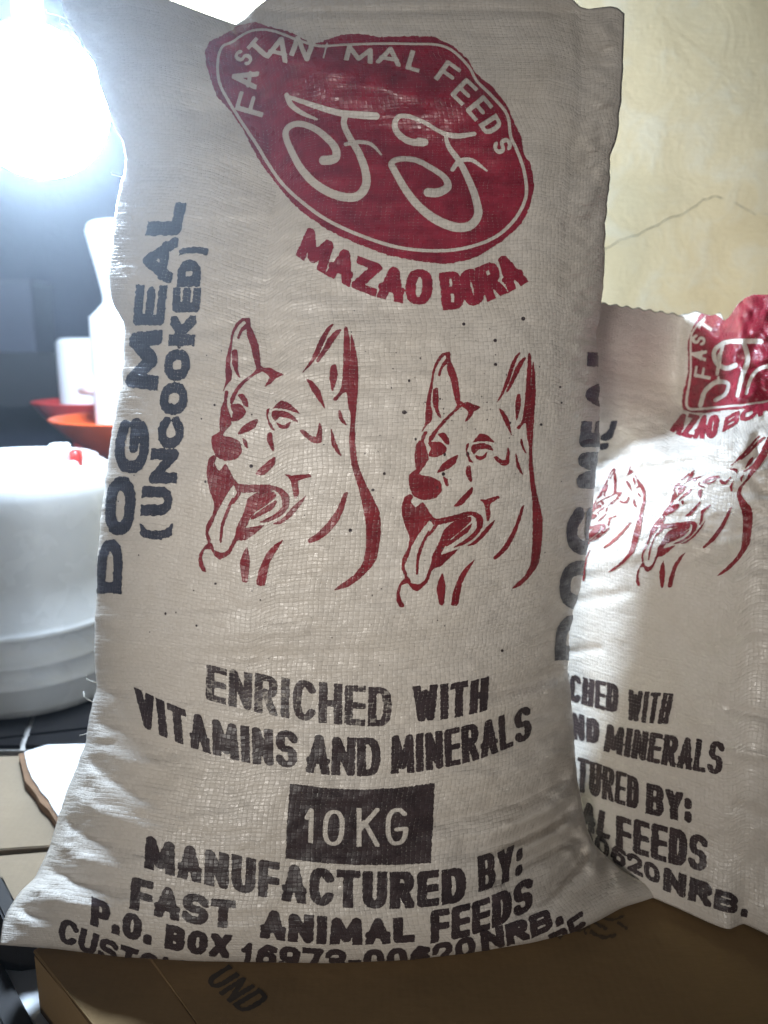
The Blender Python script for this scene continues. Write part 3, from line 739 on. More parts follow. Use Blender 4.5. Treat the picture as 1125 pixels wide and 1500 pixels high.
CREASES = [  # (picture polyline, push towards the viewer in m, half width)
 ([(838,975),(800,992),(762,1004),(720,1012)], -.0032, 9), ([(838,1000),(800,1016),(750,1030)], .0026, 12),
 ([(842,1060),(800,1078),(750,1092)], -.0022, 9),
 ([(846,1125),(805,1150),(762,1172),(700,1190)], -.0042, 10), ([(850,1150),(812,1176),(765,1200)], .0034, 11),
 ([(854,1170),(812,1202),(760,1228),(715,1244)], -.0045, 10), ([(858,1195),(815,1222),(770,1242)], .0032, 10),
 ([(862,1218),(812,1238),(770,1262),(730,1285)], -.0045, 10), ([(868,1228),(848,1262),(812,1302),(782,1332),(740,1352)], -.0058, 10),
 ([(885,1245),(866,1285),(835,1318),(800,1345)], .0046, 10), ([(903,1268),(887,1306),(858,1334)], -.0052, 9), ([(922,1282),(905,1312),(886,1334)], .0035, 8), ([(940,1292),(924,1318)], -.004, 7),
 ([(843,1090),(790,1118),(735,1136)], .0026, 10), ([(839,1030),(790,1050),(740,1062)], -.0022, 8), ([(852,1160),(800,1190),(740,1212),(690,1222)], .0016, 7), ([(876,1240),(850,1278),(815,1314),(775,1340)], .0028, 8), ([(912,1276),(896,1310),(872,1336)], .003, 7),
 ([(132,1050),(160,1062),(215,1085)], -.0028, 9), ([(128,1085),(165,1105),(230,1128)], .003, 12), ([(122,1105),(160,1140),(215,1170)], -.0030, 9),
 ([(100,1160),(140,1185),(190,1205)], .003, 11), ([(88,1195),(130,1225),(180,1240)], -.0036, 9), ([(75,1235),(120,1258),(170,1268)], .0032, 11), ([(62,1268),(110,1290),(150,1300)], -.004, 9), ([(40,1300),(90,1318),(130,1330)], .0032, 10), ([(20,1330),(70,1345)], -.0035, 9),
 ([(138,945),(240,935),(420,922),(620,925),(800,905)], .0016, 13), ([(140,975),(300,962),(500,955),(700,960),(830,950)], -.0015, 10), ([(145,880),(300,890),(520,884),(720,868),(845,850)], -.0014, 10),
 ([(160,560),(260,556),(420,540),(600,552)], .0012, 10), ([(180,470),(280,480),(420,468)], -.0012, 12),
 ([(350,44),(420,74),(500,106),(600,134),(690,150)], .0135, 28), ([(300,170),(400,165),(500,178),(600,205),(700,260)], -.0120, 38),
 ([(345,36),(330,120),(300,220),(262,300)], .0040, 36), ([(180,215),(240,240),(330,250)], -.0040, 24), ([(150,130),(230,110),(300,60)], .0035, 30),
 ([(895,240),(850,252),(800,262)], -.0040, 13), ([(890,270),(840,300),(790,300)], .0036, 16), ([(888,330),(820,335),(760,322)], -.0030, 14), ([(905,150),(850,170),(780,160)], .0032, 24), ([(912,80),(840,100),(760,90)], -.0030, 22),
 ([(392,18),(550,16),(720,13),(860,18)], -.0030, 5), ([(400,30),(550,28),(720,25),(870,30)], .0012, 8),
 ([(430,395),(560,455),(700,470),(850,430)], -.0018, 22), ([(160,400),(220,420),(300,400)], .003, 22), ([(170,455),(230,470)], -.004, 12),
]
def depth1(s, t, px, py):
    YL = spl(t, [0,.08,.2,.4,.6,.8,.9,1], [-.135,-.085,-.035,-.012,.0,.035,.055,.075]); YR = spl(t, [0,.08,.2,.4,.6,.8,.9,1], [-.076,-.045,-.012,.0,.005,.035,.055,.075])
    b = spl(t, [0,.05,.12,.25,.42,.55,.68,.8,.9,.97,1], [.045,.065,.088,.115,.118,.105,.082,.060,.036,.012,.002])
    k = spl(t, [0,.1,.3,.6,.8,1], [.62,.50,.50,.58,.8,1.0])
    u = np.abs(2*s-1); prof = np.clip(1-u**2.3, 0, 1)**k
    ye = YL+(YR-YL)*s; c = np.zeros_like(px)
    for pl, a, wd in CREASES:
        if not a: continue
        if (pl[0][0] < 200 or pl[0][0] > 820):      # folds that run in from the side fade out towards the middle
            ext = [(pl[-1][0]+(pl[-1][0]-pl[-2][0])*1.3, pl[-1][1]+(pl[-1][1]-pl[-2][1])*1.1)]; d, fr = taper_dist(px, py, list(pl)+ext); tp_ = (1-fr)**.8
        else: d = poly_dist(px, py, pl); tp_ = 1.0
        c += a*tp_*(1.0 if pl[0][1] < 960 else 1.6 if pl[0][0] < 400 else 3.0)*np.exp(-(d/wd)**2)
    lo = sstep(.0, .12, np.minimum(s, 1-s)); hi = sstep(0, .05, t)*sstep(0, .015, 1-t)
    big = .0030*vnoise(px/120., py/95., 11)*sstep(.45,.75,t) + .0011*vnoise(px/46., py/30., 12) + .0008*vnoise(px/70., py/9., 13) + .0006*vnoise(px/17., py/13., 14)
    # crinkled side gussets
    side = (1-sstep(.0, .10, np.minimum(s, 1-s)))*(.0036*vnoise(px/26., py/8., 21)+.0018*vnoise(px/11., py/5., 22))*sstep(.0,.04,np.minimum(s,1-s))
    env = sstep(0, .035, np.minimum(s, 1-s))*hi
    q = np.clip(t/.075, 0, 1); under = .024*np.sqrt(np.clip(1-(1-q)**2, 0, 1))*(1-sstep(.10,.34,t))*np.clip(1-u**6, 0, 1)
    return ye - b*prof - under - env*(c + big*(.3+.7*lo)) - side*hi, ye
def back1(s, t):
    u = np.abs(2*s-1); b = spl(t, [0,.1,.25,.45,.65,.82,.93,1], [.11,.115,.105,.085,.055,.028,.012,.001]); return b*np.clip(1-u**2.2, 0, 1)**.6 + .0
K1 = build_sack('feed_sack', L1, R1, B1, T1, depth1, back1, 240, 340, '')
tag(K1.root, 'upright white woven feed sack facing forward, its red emblem and both printed dogs fully shown', 'sack', 'printed feed sacks on the brown box')

# ---- emblem
def Z(pts, sc, ox, oy): return [(x/sc+ox, y/sc+oy) for x, y in pts]
z1 = lambda pts: Z(pts, 2.163, 280, 20)
LOGO = [(48,160),(45,120),(60,90),(110,65),(150,40),(200,28),(240,40),(300,55),(345,75),(388,97),(430,84),(480,68),(540,65),(600,75),(700,72),(770,75),(830,105),(880,150),(900,190),(950,230),(1000,290),(1020,340),(1045,390),(1052,440),(1075,480),(1085,540),(1075,600),(1050,660),(1010,700),(950,745),(880,780),(800,793),(720,785),(620,765),(540,735),(440,690),(380,650),(320,600),(270,540),(225,480),(190,420),(165,370),(125,310),(80,260),(60,200)]
RING = [(430,104),(395,102),(335,84),(255,55),(190,56),(130,90),(97,108),(84,160),(90,220),(120,280),(160,345),(210,420),(240,470),(290,540),(360,605),(440,660),(540,705),(650,740),(760,752),(860,745),(950,715),(1010,670),(1050,610),(1062,560),(1052,490),(1030,430),(1012,390),(1000,320),(950,260),(905,215),(880,170),(830,120),(780,100),(700,97),(600,96),(480,100)]
def emblem(K, polyf, step=1.0):
    s_ = 1/2.163
    P_ = polyf(LOGO); a = np.array(P_); I = Ink(*(a.min(0)-6), *(a.max(0)+6), step); I.poly(P_)
    I.rough(.9, 4.0, 3)
    I.stroke(polyf(RING+RING[:1]), [4.4,3.4,4.4,5.0,5.0,5.2,4.6,4.0,3.6], True)
    for st, wd in (([(305,262),(340,275),(400,295),(470,315),(540,322),(585,325)], [5,7,9,11,12]), ([(303,258),(316,288),(350,315),(398,336)], [7,8,7,3]),
        ([(490,320),(484,350),(500,390),(530,440),(552,500),(552,550),(520,582),(460,576),(400,545),(355,500),(325,450),(300,390),(310,360),(345,350),(390,365),(430,395),(458,430),(455,460),(420,466)], [9,9,11,13,13,12,10,9,9,10,12,14]),
        ([(490,415),(530,408),(570,415),(602,448)], [6,6,5,3]), ([(722,405),(740,408)], [12,10]),
        ([(690,325),(660,325),(645,350),(655,380),(690,405),(735,410)], [7,8,9,10,11]), ([(690,325),(740,345),(790,375),(840,388),(897,381)], [7,6,6,8,6]),
        ([(806,382),(815,420),(850,470),(880,530),(902,590),(908,640),(880,674),(830,676),(770,650),(720,610),(680,560),(645,500),(634,475),(660,462),(710,465),(760,490),(802,520),(812,550),(780,568),(750,567)], [5,8,10,12,13,14,12,11,9,8,8,9,13,13]),
        ([(828,494),(850,468),(890,465),(936,498)], [7,7,6,3])):
        I.stroke(polyf(st), wd, True)
    for ch, cx, cy_, wd, h, ang in (('F',190,288,62,92,-74),('A',170,206,58,84,-80),('S',166,140,36,58,-62),('T',214,112,44,64,-48),('A',278,112,74,76,14),('N',352,112,66,66,20),('I',425,118,16,52,14),('M',532,130,92,50,8),('A',628,135,80,58,9),('L',708,152,46,64,16),('F',812,192,56,74,36),('E',864,248,54,76,44),('E',912,300,50,76,50),('D',950,354,48,66,58),('S',986,420,42,58,64)):
        r = math.radians(ang); e = np.array((math.cos(r), math.sin(r)))*wd; u = np.array((math.sin(r), -math.cos(r)))*h; o = np.array((cx,cy_))-e/2-u/2
        q = np.array(polyf([tuple(o), tuple(o+e), tuple(o+u)])); I.glyph(ch, q[0], q[1]-q[0], q[2]-q[0], max(min(7.6, np.linalg.norm(q[1]-q[0])*.36), 2.0), True)
    return I
emblem(K1, z1).rough(.25, 2.2, 8).lay(K1, 'emblem_print', M['red'])
for nm, txt, bt_, tp_ in (('brand_lettering', 'MAZAO', [(332,767),(430,828),(500,868),(600,900),(680,920),(758,925)], [(372,674),(440,722),(520,765),(610,798),(700,812),(765,810)]), ('brand_lettering', 'BORA', [(797,940),(870,932),(950,908),(1066,850)], [(793,822),(860,816),(920,800),(1005,757)])):
    text_line(K1, nm, txt, z1(bt_), z1(tp_), 14, M['red'], gap=.06, seed=4, spread=.5)

# ---- the printed dogs
DOG = [
 [(165,430),(188,392),(207,370),(210,330),(200,290),(208,215),(215,150),(235,105),(265,74),(292,64),(262,56),(230,85),(208,130),(196,200),(180,260),(176,330),(178,380)],
 [(262,60),(300,56),(305,100),(325,140),(345,200),(356,290),(352,322),(335,315),(318,260),(303,190),(287,150),(280,80)],
 [(283,85),(255,110),(235,158),(245,165),(262,128),(287,108)], [(210,225),(235,220),(240,280),(240,320),(256,370),(233,345),(210,290)],
 [(350,296),(378,320),(330,345),(280,385),(240,430),(218,480),(205,502),(200,470),(225,420),(265,375),(320,335)],
 [(345,315),(400,310),(430,325),(475,345),(435,362),(405,395),(375,406),(400,362),(380,338)],
 [(165,488),(183,500),(178,550),(190,590),(150,642),(146,590),(153,520)], [(175,430),(192,432),(182,490),(202,560),(207,600),(185,590),(168,490)],
 [(200,502),(250,495),(281,530),(270,560),(240,580),(205,584),(214,540)], [(238,450),(268,443),(291,480),(291,513),(270,503),(255,475)],
 [(190,592),(205,600),(160,655),(210,666),(250,690),(259,738),(235,775),(180,786),(130,766),(113,730),(105,700),(108,660),(150,635)],
 [(115,755),(130,770),(120,800),(145,836),(175,800),(195,830),(215,870),(245,903),(330,908),(400,908),(460,925),(500,960),(502,1010),(470,1060),(400,1097),(345,1101),(420,1063),(465,1020),(460,970),(430,937),(360,945),(240,947),(217,908),(165,990),(132,1050),(108,1110),(88,1150),(101,1190),(90,1212),(74,1160),(80,1110),(110,1060),(118,1000),(92,930),(80,850),(90,780)],
 [(290,980),(340,947),(420,942),(434,970),(390,1008),(330,1048),(300,1083),(290,1110),(282,1128),(375,1113),(330,1155),(280,1190),(235,1197),(200,1260),(150,1290),(120,1270),(103,1232),(150,1255),(190,1240),(228,1160),(235,1120),(270,1050)],
 [(308,1072),(380,1020),(440,985),(420,1030),(360,1065),(310,1087)], [(210,975),(217,985),(192,1050),(167,1120),(156,1202),(145,1197),(153,1110),(178,1040)], [(238,944),(256,950),(228,996),(205,1012),(222,975)],
 [(100,1203),(117,1236),(70,1240),(57,1290),(79,1352),(55,1347),(39,1310),(44,1260),(70,1220)],
 [(287,1228),(300,1300),(289,1402),(262,1402),(250,1310),(265,1260)], [(472,1188),(440,1240),(400,1310),(376,1422),(335,1416),(345,1350),(385,1260),(430,1215)],
 [(480,855),(520,860),(600,853),(613,868),(548,888),(552,950),(530,982),(518,930),(508,885)], [(587,963),(560,1012),(510,1072),(460,1107),(418,1106),(470,1078),(520,1020)],
 [(430,763),(427,805),(375,857),(328,855),(350,825),(390,790)], [(392,645),(413,645),(426,732),(412,732),(388,680)], [(263,668),(285,685),(291,722),(275,712)], [(342,573),(330,612),(295,636),(238,652),(260,615),(300,585)],
 [(402,518),(392,560),(410,598),(429,632),(405,617),(385,560),(386,525)], [(420,517),(460,478),(510,498),(557,547),(500,527),(440,517)], [(418,530),(480,532),(530,560),(549,592),(500,570),(455,562),(430,582),(413,560)], [(438,590),(475,603),(510,583),(500,617),(470,624),(446,612)],
 [(555,630),(575,625),(610,655),(640,660),(655,588),(669,620),(666,692),(620,692),(575,657)],
 [(565,340),(600,290),(630,230),(665,150),(700,100),(733,84),(702,130),(672,200),(652,240),(610,300)], [(640,270),(670,220),(700,160),(740,120),(769,117),(737,165),(692,230),(650,282)],
 [(783,104),(799,104),(811,170),(814,260),(818,138),(838,200),(853,300),(853,420),(846,500),(837,600),(840,700),(852,800),(882,880),(932,980),(963,1050),(969,1150),(946,1290),(880,1372),(800,1432),(733,1446),(760,1420),(830,1370),(880,1300),(894,1200),(892,1100),(873,1000),(848,900),(818,800),(808,680),(816,560),(803,515),(795,440),(777,440),(742,480),(724,472),(760,430),(773,370),(777,300),(779,200)],
 [(715,300),(740,294),(749,350),(736,400),(720,432),(707,360)], [(588,364),(620,380),(660,430),(686,522),(668,500),(638,460),(603,400)], [(753,530),(765,530),(777,570),(797,607),(770,592),(753,560)], [(714,618),(731,660),(747,710),(770,762),(750,752),(718,700)],
 [(780,953),(801,950),(777,1040),(742,1110),(682,1172),(612,1207),(594,1190),(640,1158),(698,1100),(748,1030)],
]
HOLES = [[(808,150),(813,150),(815,300),(810,300)]]
def dog(K, f, step=1.0, seed=0, rough=.5, spread=.0):
    polys = [f(p) for p in DOG]; al = np.array([q for p in polys for q in p]); I = Ink(*(al.min(0)-6), *(al.max(0)+6), step)
    for p in polys: I.poly(p)
    I.d -= spread
    return I.rough(rough, 2.6, seed)
dog(K1, lambda p: Z(p, 3.49, 280, 450), seed=1).lay(K1, 'dog_print', M['maroon'])
mk = lambda pairs: tps([a for a, b in pairs], [b for a, b in pairs])
D2 = mk([((275,58),(345,64)),((165,430),(215,500)),((352,300),(425,330)),((475,345),(538,362)),((185,710),(235,800)),((105,690),(145,770)),((250,690),(318,770)),((470,555),(545,585)),((410,600),(480,640)),((565,338),(620,345)),((732,85),(757,62)),((790,105),(805,72)),((852,420),(830,440)),((838,600),(822,620)),((850,800),(835,780)),((968,1120),(876,1060)),((962,1050),(878,980)),((735,1445),(712,1358)),((895,1300),(820,1230)),((600,1195),(612,1190)),((790,955),(770,910)),((60,1345),(100,1455)),((80,850),(105,915)),((150,1285),(195,1365)),((275,1400),(325,1440)),((355,1420),(395,1448)),((470,1190),(505,1200)),((300,1150),(340,1190)),((245,905),(295,975)),((500,980),(550,985)),((612,868),(640,862)),((585,965),(618,980)),((330,855),(392,908)),((690,520),(712,515)),((340,575),(412,625)),((240,540),(305,595)),((180,560),(215,600)),((760,760),(765,730))])
dog(K1, lambda p: [tuple(q) for q in Z(D2(np.array(p)), 3.75, 560, 500)], seed=5).lay(K1, 'dog_print', M['maroon'])

# ---- lettering
TX = [
 ('ENRICHED', [(302,1024),(430,1053),(573,1064)], [(303,974),(440,996),(573,1008)], 11.5, 'black_worn'), ('WITH', [(606,1057),(660,1052),(713,1040)], [(604,1005),(660,1001),(716,992)], 11.5, 'black'),
 ('VITAMINS', [(203,1061),(316,1106),(435,1125)], [(197,1006),(316,1054),(435,1071)], 12.5, 'black'), ('AND', [(448,1131),(502,1136),(557,1136)], [(452,1075),(502,1080),(556,1081)], 12, 'black'), ('MINERALS', [(573,1133),(675,1119),(778,1080)], [(573,1078),(668,1066),(776,1032)], 12, 'black'),
 ('MANUFACTURED', [(212,1271),(404,1317),(546,1331),(682,1320)], [(213,1224),(404,1263),(546,1277),(682,1270)], 14, 'black'), ('BY:', [(701,1307),(732,1297),(764,1281)], [(699,1255),(732,1247),(766,1236)], 13, 'black'),
 ('FAST', [(190,1330),(266,1350),(344,1360)], [(194,1283),(268,1306),(345,1321)], 13.5, 'black'), ('ANIMAL', [(381,1373),(495,1383),(607,1379)], [(384,1331),(495,1344),(606,1343)], 14, 'black'), ('FEEDS', [(631,1381),(705,1365),(780,1331)], [(631,1334),(705,1318),(779,1282)], 13.5, 'black'),
 ('P.O. BOX', [(133,1354),(208,1380),(335,1403)], [(135,1313),(215,1345),(340,1370)], 11.5, 'black'), ('16973-00620', [(352,1412),(485,1424),(600,1421),(697,1399)], [(356,1380),(485,1390),(600,1387),(694,1370)], 10, 'black'), ('NRB.', [(706,1393),(760,1380),(826,1352)], [(703,1362),(755,1350),(820,1322)], 11, 'black'),
 ('CUSTOMER', [(84,1376),(170,1412),(330,1444)], [(92,1342),(180,1384),(334,1412)], 9, 'black'), ('CARE', [(745,1420),(800,1402),(862,1368)], [(740,1394),(795,1376),(850,1332)], 9, 'black'),
]
for k, (txt, bt_, tp_, wd, mt) in enumerate(TX):
    text_line(K1, 'printed_lettering', txt, bt_, tp_, wd, M[mt], gap=.14 if len(txt) > 5 else .12, seed=k)
I = Ink(408,1138,645,1276); I.poly([(425,1148),(475,1154),(530,1157),(585,1154),(636,1147),(634,1205),(631,1264),(580,1267),(525,1267),(470,1264),(418,1257),(421,1200)], smooth=False); I.rough(.7,3,6)
text_line(K1, '', '10', [(444,1233),(474,1238),(503,1240)], [(445,1182),(475,1186),(507,1186)], 7.5, None, gap=.25, ink=I, cut=True); text_line(K1, '', 'KG', [(522,1240),(560,1240),(598,1237)], [(522,1183),(560,1184),(598,1183)], 7.5, None, gap=.25, ink=I, cut=True)
I.rough(.25,2,3).lay(K1, 'weight_panel', M['black'])
z4 = lambda x, y: (x/2.46+120, y/2.46+280)
def upright(K, name, rows, wid, mat, seed):
    """lettering that climbs the side of the sack: (char, y_start, y_end, x_top, x_base, lean)"""
    qs = [(c,) + tuple(np.array(z4(*v)) for v in ((xb-ln, y0), (xb+ln, y1), (xt-ln, y0))) for c, y0, y1, xt, xb, ln in rows]
    al = np.array([v for q in qs for v in q[1:]]); I = Ink(*(al.min(0)-20), *(al.max(0)+20))
    for c, o, e, u in qs: I.glyph(c, o, e-o, u-o, min(wid, np.hypot(*(e-o))*(.31 if c in 'M' else .36 if c in 'G' else .42)), False, .6)
    return I.rough(1.15, 4, seed).lay(K, name, mat)
upright(K1, 'side_lettering', [('D',1448,1256,58,146,4),('O',1240,1030,86,192,6),('G',1016,820,122,242,6),('M',716,502,166,282,10),('E',482,340,192,302,6),('A',330,170,222,336,12),('L',160,44,243,366,12)], 24, M['side'], 2)
upright(K1, 'side_lettering', [('(',1258,1188,212,326,0),('U',1168,1066,216,325,3),('N',1052,930,247,346,5),('C',926,815,276,366,3),('O',806,690,284,380,3),('O',682,572,299,389,3),('K',556,450,318,408,4),('E',436,350,328,426,3),('D',344,250,347,428,3),(')',246,200,352,456,4)], 15, M['side'], 4)
# right flank, letters running out of sight round the edge
rows = [('D',966,902,820,868),('O',892,822,826,880),('G',812,744,836,892),('M',716,662,852,902),('E',654,618,856,906),('A',608,548,864,914),('L',536,440,868,912)]
I = Ink(812,430,930,980)
for c, y0, y1, xt, xb in rows: I.glyph(c, (xb-2,y0), (4,y1-y0), (xt-xb-6,0), 19, False, 1.2)
I.rough(.7,3,9).lay(K1, 'side_lettering', M['side'])
# ink flecks
I = Ink(130,430,880,1010)
for _ in range(150):
    cx, cy_ = (RNG.normal(655, 60), RNG.normal(600, 75)) if _ < 70 else (RNG.uniform(170,850), RNG.uniform(445,1000))
    r = RNG.uniform(.5, 1.1) if RNG.random() < .9 else RNG.uniform(1.4, 2.6); wv = I.win(cx-3,cy_-3,cx+3,cy_+3)
    if wv: I.put(wv, np.hypot(I.X[wv]-cx, (I.Y[wv]-cy_)*RNG.uniform(.6,1.2))-r)
for cx, cy_, r in ((679,475,2.4),(766,467,3),(725,499,2.6),(592,604,3.2),(513,777,2.6),(368,683,2.6),(820,567,1.6),(822,590,1.6),(792,622,2)):
    wv = I.win(cx-4,cy_-4,cx+4,cy_+4); I.put(wv, np.hypot(I.X[wv]-cx, I.Y[wv]-cy_)-r)
o = I.lay(K1, 'ink_flecks', M['black']); o['kind'] = 'stuff'

# ================================================================== second sack, behind at the right
L2 = [(770,1225),(765,1180),(760,1000),(775,860),(800,760),(826,690),(842,640),(852,590),(858,520),(866,438)]
R2 = [(1290,1440),(1300,1300),(1310,1000),(1300,800),(1270,620),(1240,500),(1225,440)]
B2 = [(770,1225),(840,1258),(900,1288),(960,1316),(1000,1333),(1050,1356),(1068,1362),(1090,1352),(1125,1368),(1200,1405),(1290,1440)]
T2 = [(866,438)]+[(866+k*4.2, 440+ (k*.62) + (2.6 if (k//2)%2 else 0)) for k in range(1,33)]+[(1008,459),(1020,455),(1030,459),(1042,462),(1055,458),(1062,470),(1070,462),(1080,446),(1092,436),(1105,431),(1125,432),(1160,428),(1200,436),(1225,440)]
CTRL2 = [(770,1225,.03),(860,1270,-.03),(960,1316,-.08),(1100,1365,-.115),(1290,1440,-.12),
 (760,1100,.12),(850,1100,.035),(930,1100,-.035),(1000,1100,-.075),(1125,1100,-.12),(1300,1100,-.06),
 (765,920,.145),(850,920,.065),(930,920,.0),(1050,920,-.065),(1150,920,-.095),(1300,920,0),
 (805,760,.15),(860,760,.095),(930,760,.03),(1050,760,-.03),(1150,760,-.06),(1290,760,.02),
 (836,660,.15),(885,690,.135),(960,660,.075),(1050,650,.012),(1150,650,-.02),(1275,640,.04),
 (850,600,.115),(930,600,.128),(1000,590,.140),(1060,590,.062),(1125,590,.02),(1250,590,.06),
 (860,500,.112),(930,500,.140),(1000,500,.170),(1060,500,.092),(1125,500,.04),(1235,500,.06),
 (866,440,.118),(930,440,.150),(1005,450,.182),(1080,440,.105),(1125,430,.07),(1220,435,.08)]
f2 = tps([(a/100, b/100) for a, b, c in CTRL2], [c for a, b, c in CTRL2])
CRE2 = [([(1010,470),(1004,540),(1003,600)], .004, 8), ([(1062,470),(1050,520),(1052,580)], -.009, 13), ([(1085,450),(1075,520),(1085,590)], .010, 16), ([(1010,568),(1060,552),(1130,530)], -.003, 4), ([(1000,598),(1070,600),(1125,585)], -.006, 7), ([(900,545),(980,560),(1005,565)], -.002, 5),
 ([(985,620),(1060,640),(1125,640)], .006, 14), ([(880,720),(940,690),(1010,680),(1080,690)], -.006, 9), ([(900,700),(960,665),(1040,660)], .006, 12), ([(1110,640),(1095,690),(1120,720)], -.006, 9),
 ([(860,800),(920,770),(1000,760)], -.004, 9), ([(860,830),(930,812),(1010,800)], .004, 12), ([(850,880),(920,868)], -.004, 9), ([(840,955),(880,950)], -.004, 7),
 ([(1070,1040),(1130,1050)], -.003, 8), ([(1075,1100),(1130,1110)], .003, 8), ([(1060,930),(1130,925)], -.0025, 9), ([(1080,1180),(1130,1200)], -.003, 9)]
def depth2(s, t, px, py):
    y = f2(np.stack([px/100, py/100], -1))[...,0]; c = np.zeros_like(px)
    for pl, a_, wd in CRE2: c += a_*np.exp(-(poly_dist(px, py, pl)/wd)**2)
    neck = sstep(640, 560, py)*sstep(1000, 1030, px)
    sh = sstep(560, 640, py)*sstep(900, 760, py)
    big = .0012*vnoise(px/46., py/30., 42)+.0005*vnoise(px/14., py/9., 43)+neck*(.004*vnoise(px/16., py/22., 44)+.002*vnoise(px/8., py/9., 45))+sh*(.0030*vnoise(px/30., py/16., 46)+.0012*vnoise(px/14., py/6., 47))
    env = sstep(0,.03,np.minimum(s,1-s))*sstep(0,.05,t)
    yf = y - env*(c+big); ye = yf.copy(); u = sstep(0,.02,s)*sstep(0,.02,1-s)*sstep(0,.01,1-t)
    lin = yf[:, :1]*(1-s)+yf[:, -1:]*s
    return yf, np.maximum(yf, lin) 
def back2(s, t):
    u = np.abs(2*s-1); b = spl(t, [0,.2,.5,.7,.8,.9,1], [.08,.085,.07,.05,.02,.008,.001]); return b*np.clip(1-u**2.2, 0, 1)**.6
K2 = build_sack('feed_sack', L2, R2, B2, T2, depth2, back2, 190, 300, '', wob=1.0, smooth_n=2)
tag(K2.root, 'slumped white woven feed sack with crumpled neck, half lit, leaning behind the upright one', 'sack', 'printed feed sacks on the brown box')
z6 = lambda pts: Z(pts, 3.0, 800, 420); z7 = lambda pts: Z(pts, 2.498, 800, 900)
# emblem, crumpled into the neck
I = Ink(995,420,1235,612); I.poly(z6([(606,545),(601,480),(624,380),(624,240),(640,190),(680,120),(720,112),(760,130),(790,150),(818,110),(848,60),(900,30),(975,24),(1100,24),(1220,60),(1260,200),(1240,380),(1120,480),(975,528),(800,543),(700,556)])); I.rough(.8,4,12)
for st, wd in (([(700,130),(650,190),(636,240),(636,380),(620,480),(622,530),(660,540),(800,525),(975,505),(1120,460)], [2,3,3,4,4,4,3,3]), ([(945,240),(860,240),(790,245),(742,280),(748,330),(790,358),(832,345)], [8,7,7,7,8]), ([(868,250),(886,320),(860,400),(842,480)], [6,8,7,6]), ([(680,522),(700,460),(750,420),(800,425),(790,470),(745,500)], [7,7,6,6]), ([(880,470),(902,400),(940,360),(990,350),(1040,372),(1040,430)], [5,6,6,6]), ([(1010,250),(1080,250),(1150,258)], [6,6]), ([(1090,255),(1110,330),(1085,420)], [6,7,6])):
    I.stroke(z6(st), wd, True)
for ch, cx, cy_, wd, h, ang in (('F',690,378,50,75,-80),('A',672,300,48,70,-82),('S',672,235,40,60,-75),('T',705,175,50,60,-55)):
    r = math.radians(ang); e = np.array((math.cos(r), math.sin(r)))*wd; u = np.array((math.sin(r), -math.cos(r)))*h; o = np.array((cx,cy_))-e/2-u/2
    q = np.array(z6([tuple(o), tuple(o+e), tuple(o+u)])); I.glyph(ch, q[0], q[1]-q[0], q[2]-q[0], 5, True)
I.rough(.3,2,4).lay(K2, 'emblem_print', M['red'], .0005)
text_line(K2, 'brand_lettering', 'AZAO', z6([(545,632),(605,660),(660,668),(748,665)]), z6([(588,560),(650,564),(700,566),(762,562)]), 7, M['red'], gap=.08, seed=3)
text_line(K2, 'brand_lettering', 'BORA', z6([(775,640),(850,600),(940,570),(1080,500)]), z6([(790,570),(850,545),(940,520),(1060,450)]), 7, M['red'], gap=.08, seed=5)
DR = mk([((275,58),(640,815)),((165,430),(560,900)),((475,345),(700,830)),((185,710),(545,980)),((105,700),(515,1000)),((470,555),(730,845)),((640,660),(790,855)),((565,338),(790,800)),((750,90),(960,650)),((800,105),(985,660)),((840,600),(880,860)),((850,800),(855,910)),((965,1100),(905,1000)),((735,1445),(755,1270)),((895,1300),(865,1150)),((600,1195),(690,1145)),((790,955),(812,975)),((60,1345),(405,1310)),((80,850),(480,1040)),((150,1285),(450,1250)),((275,1400),(512,1318)),((355,1420),(545,1318)),((470,1190),(615,1165)),((245,905),(520,1045)),((500,980),(660,1060)),((612,868),(722,965)),((330,855),(610,1010)),((340,575),(640,890)),((240,540),(595,900))])
dog(K2, lambda p: [tuple(q) for q in Z(DR(np.array(p)), 3.0, 800, 420)], seed=9, spread=.15).lay(K2, 'dog_print', M['maroon'], .0005)
DLt = mk([((275,58),(300,800)),((165,430),(215,940)),((475,345),(340,900)),((185,710),(205,1010)),((470,555),(300,940)),((565,338),(350,850)),((750,90),(380,800)),((800,105),(395,830)),((840,600),(440,930)),((850,800),(430,980)),((965,1100),(412,1080)),((735,1445),(275,1255)),((895,1300),(370,1170)),((600,1195),(255,1145)),((790,955),(370,1040)),((60,1345),(90,1270)),((80,850),(160,1040)),((275,1400),(150,1290)),((470,1190),(200,1150)),((500,980),(260,1060)),((612,868),(310,1010))])
dog(K2, lambda p: [tuple(q) for q in Z(DLt(np.array(p)), 3.0, 800, 420)], seed=13, spread=.1).lay(K2, 'dog_print', M['maroon'], .0005)
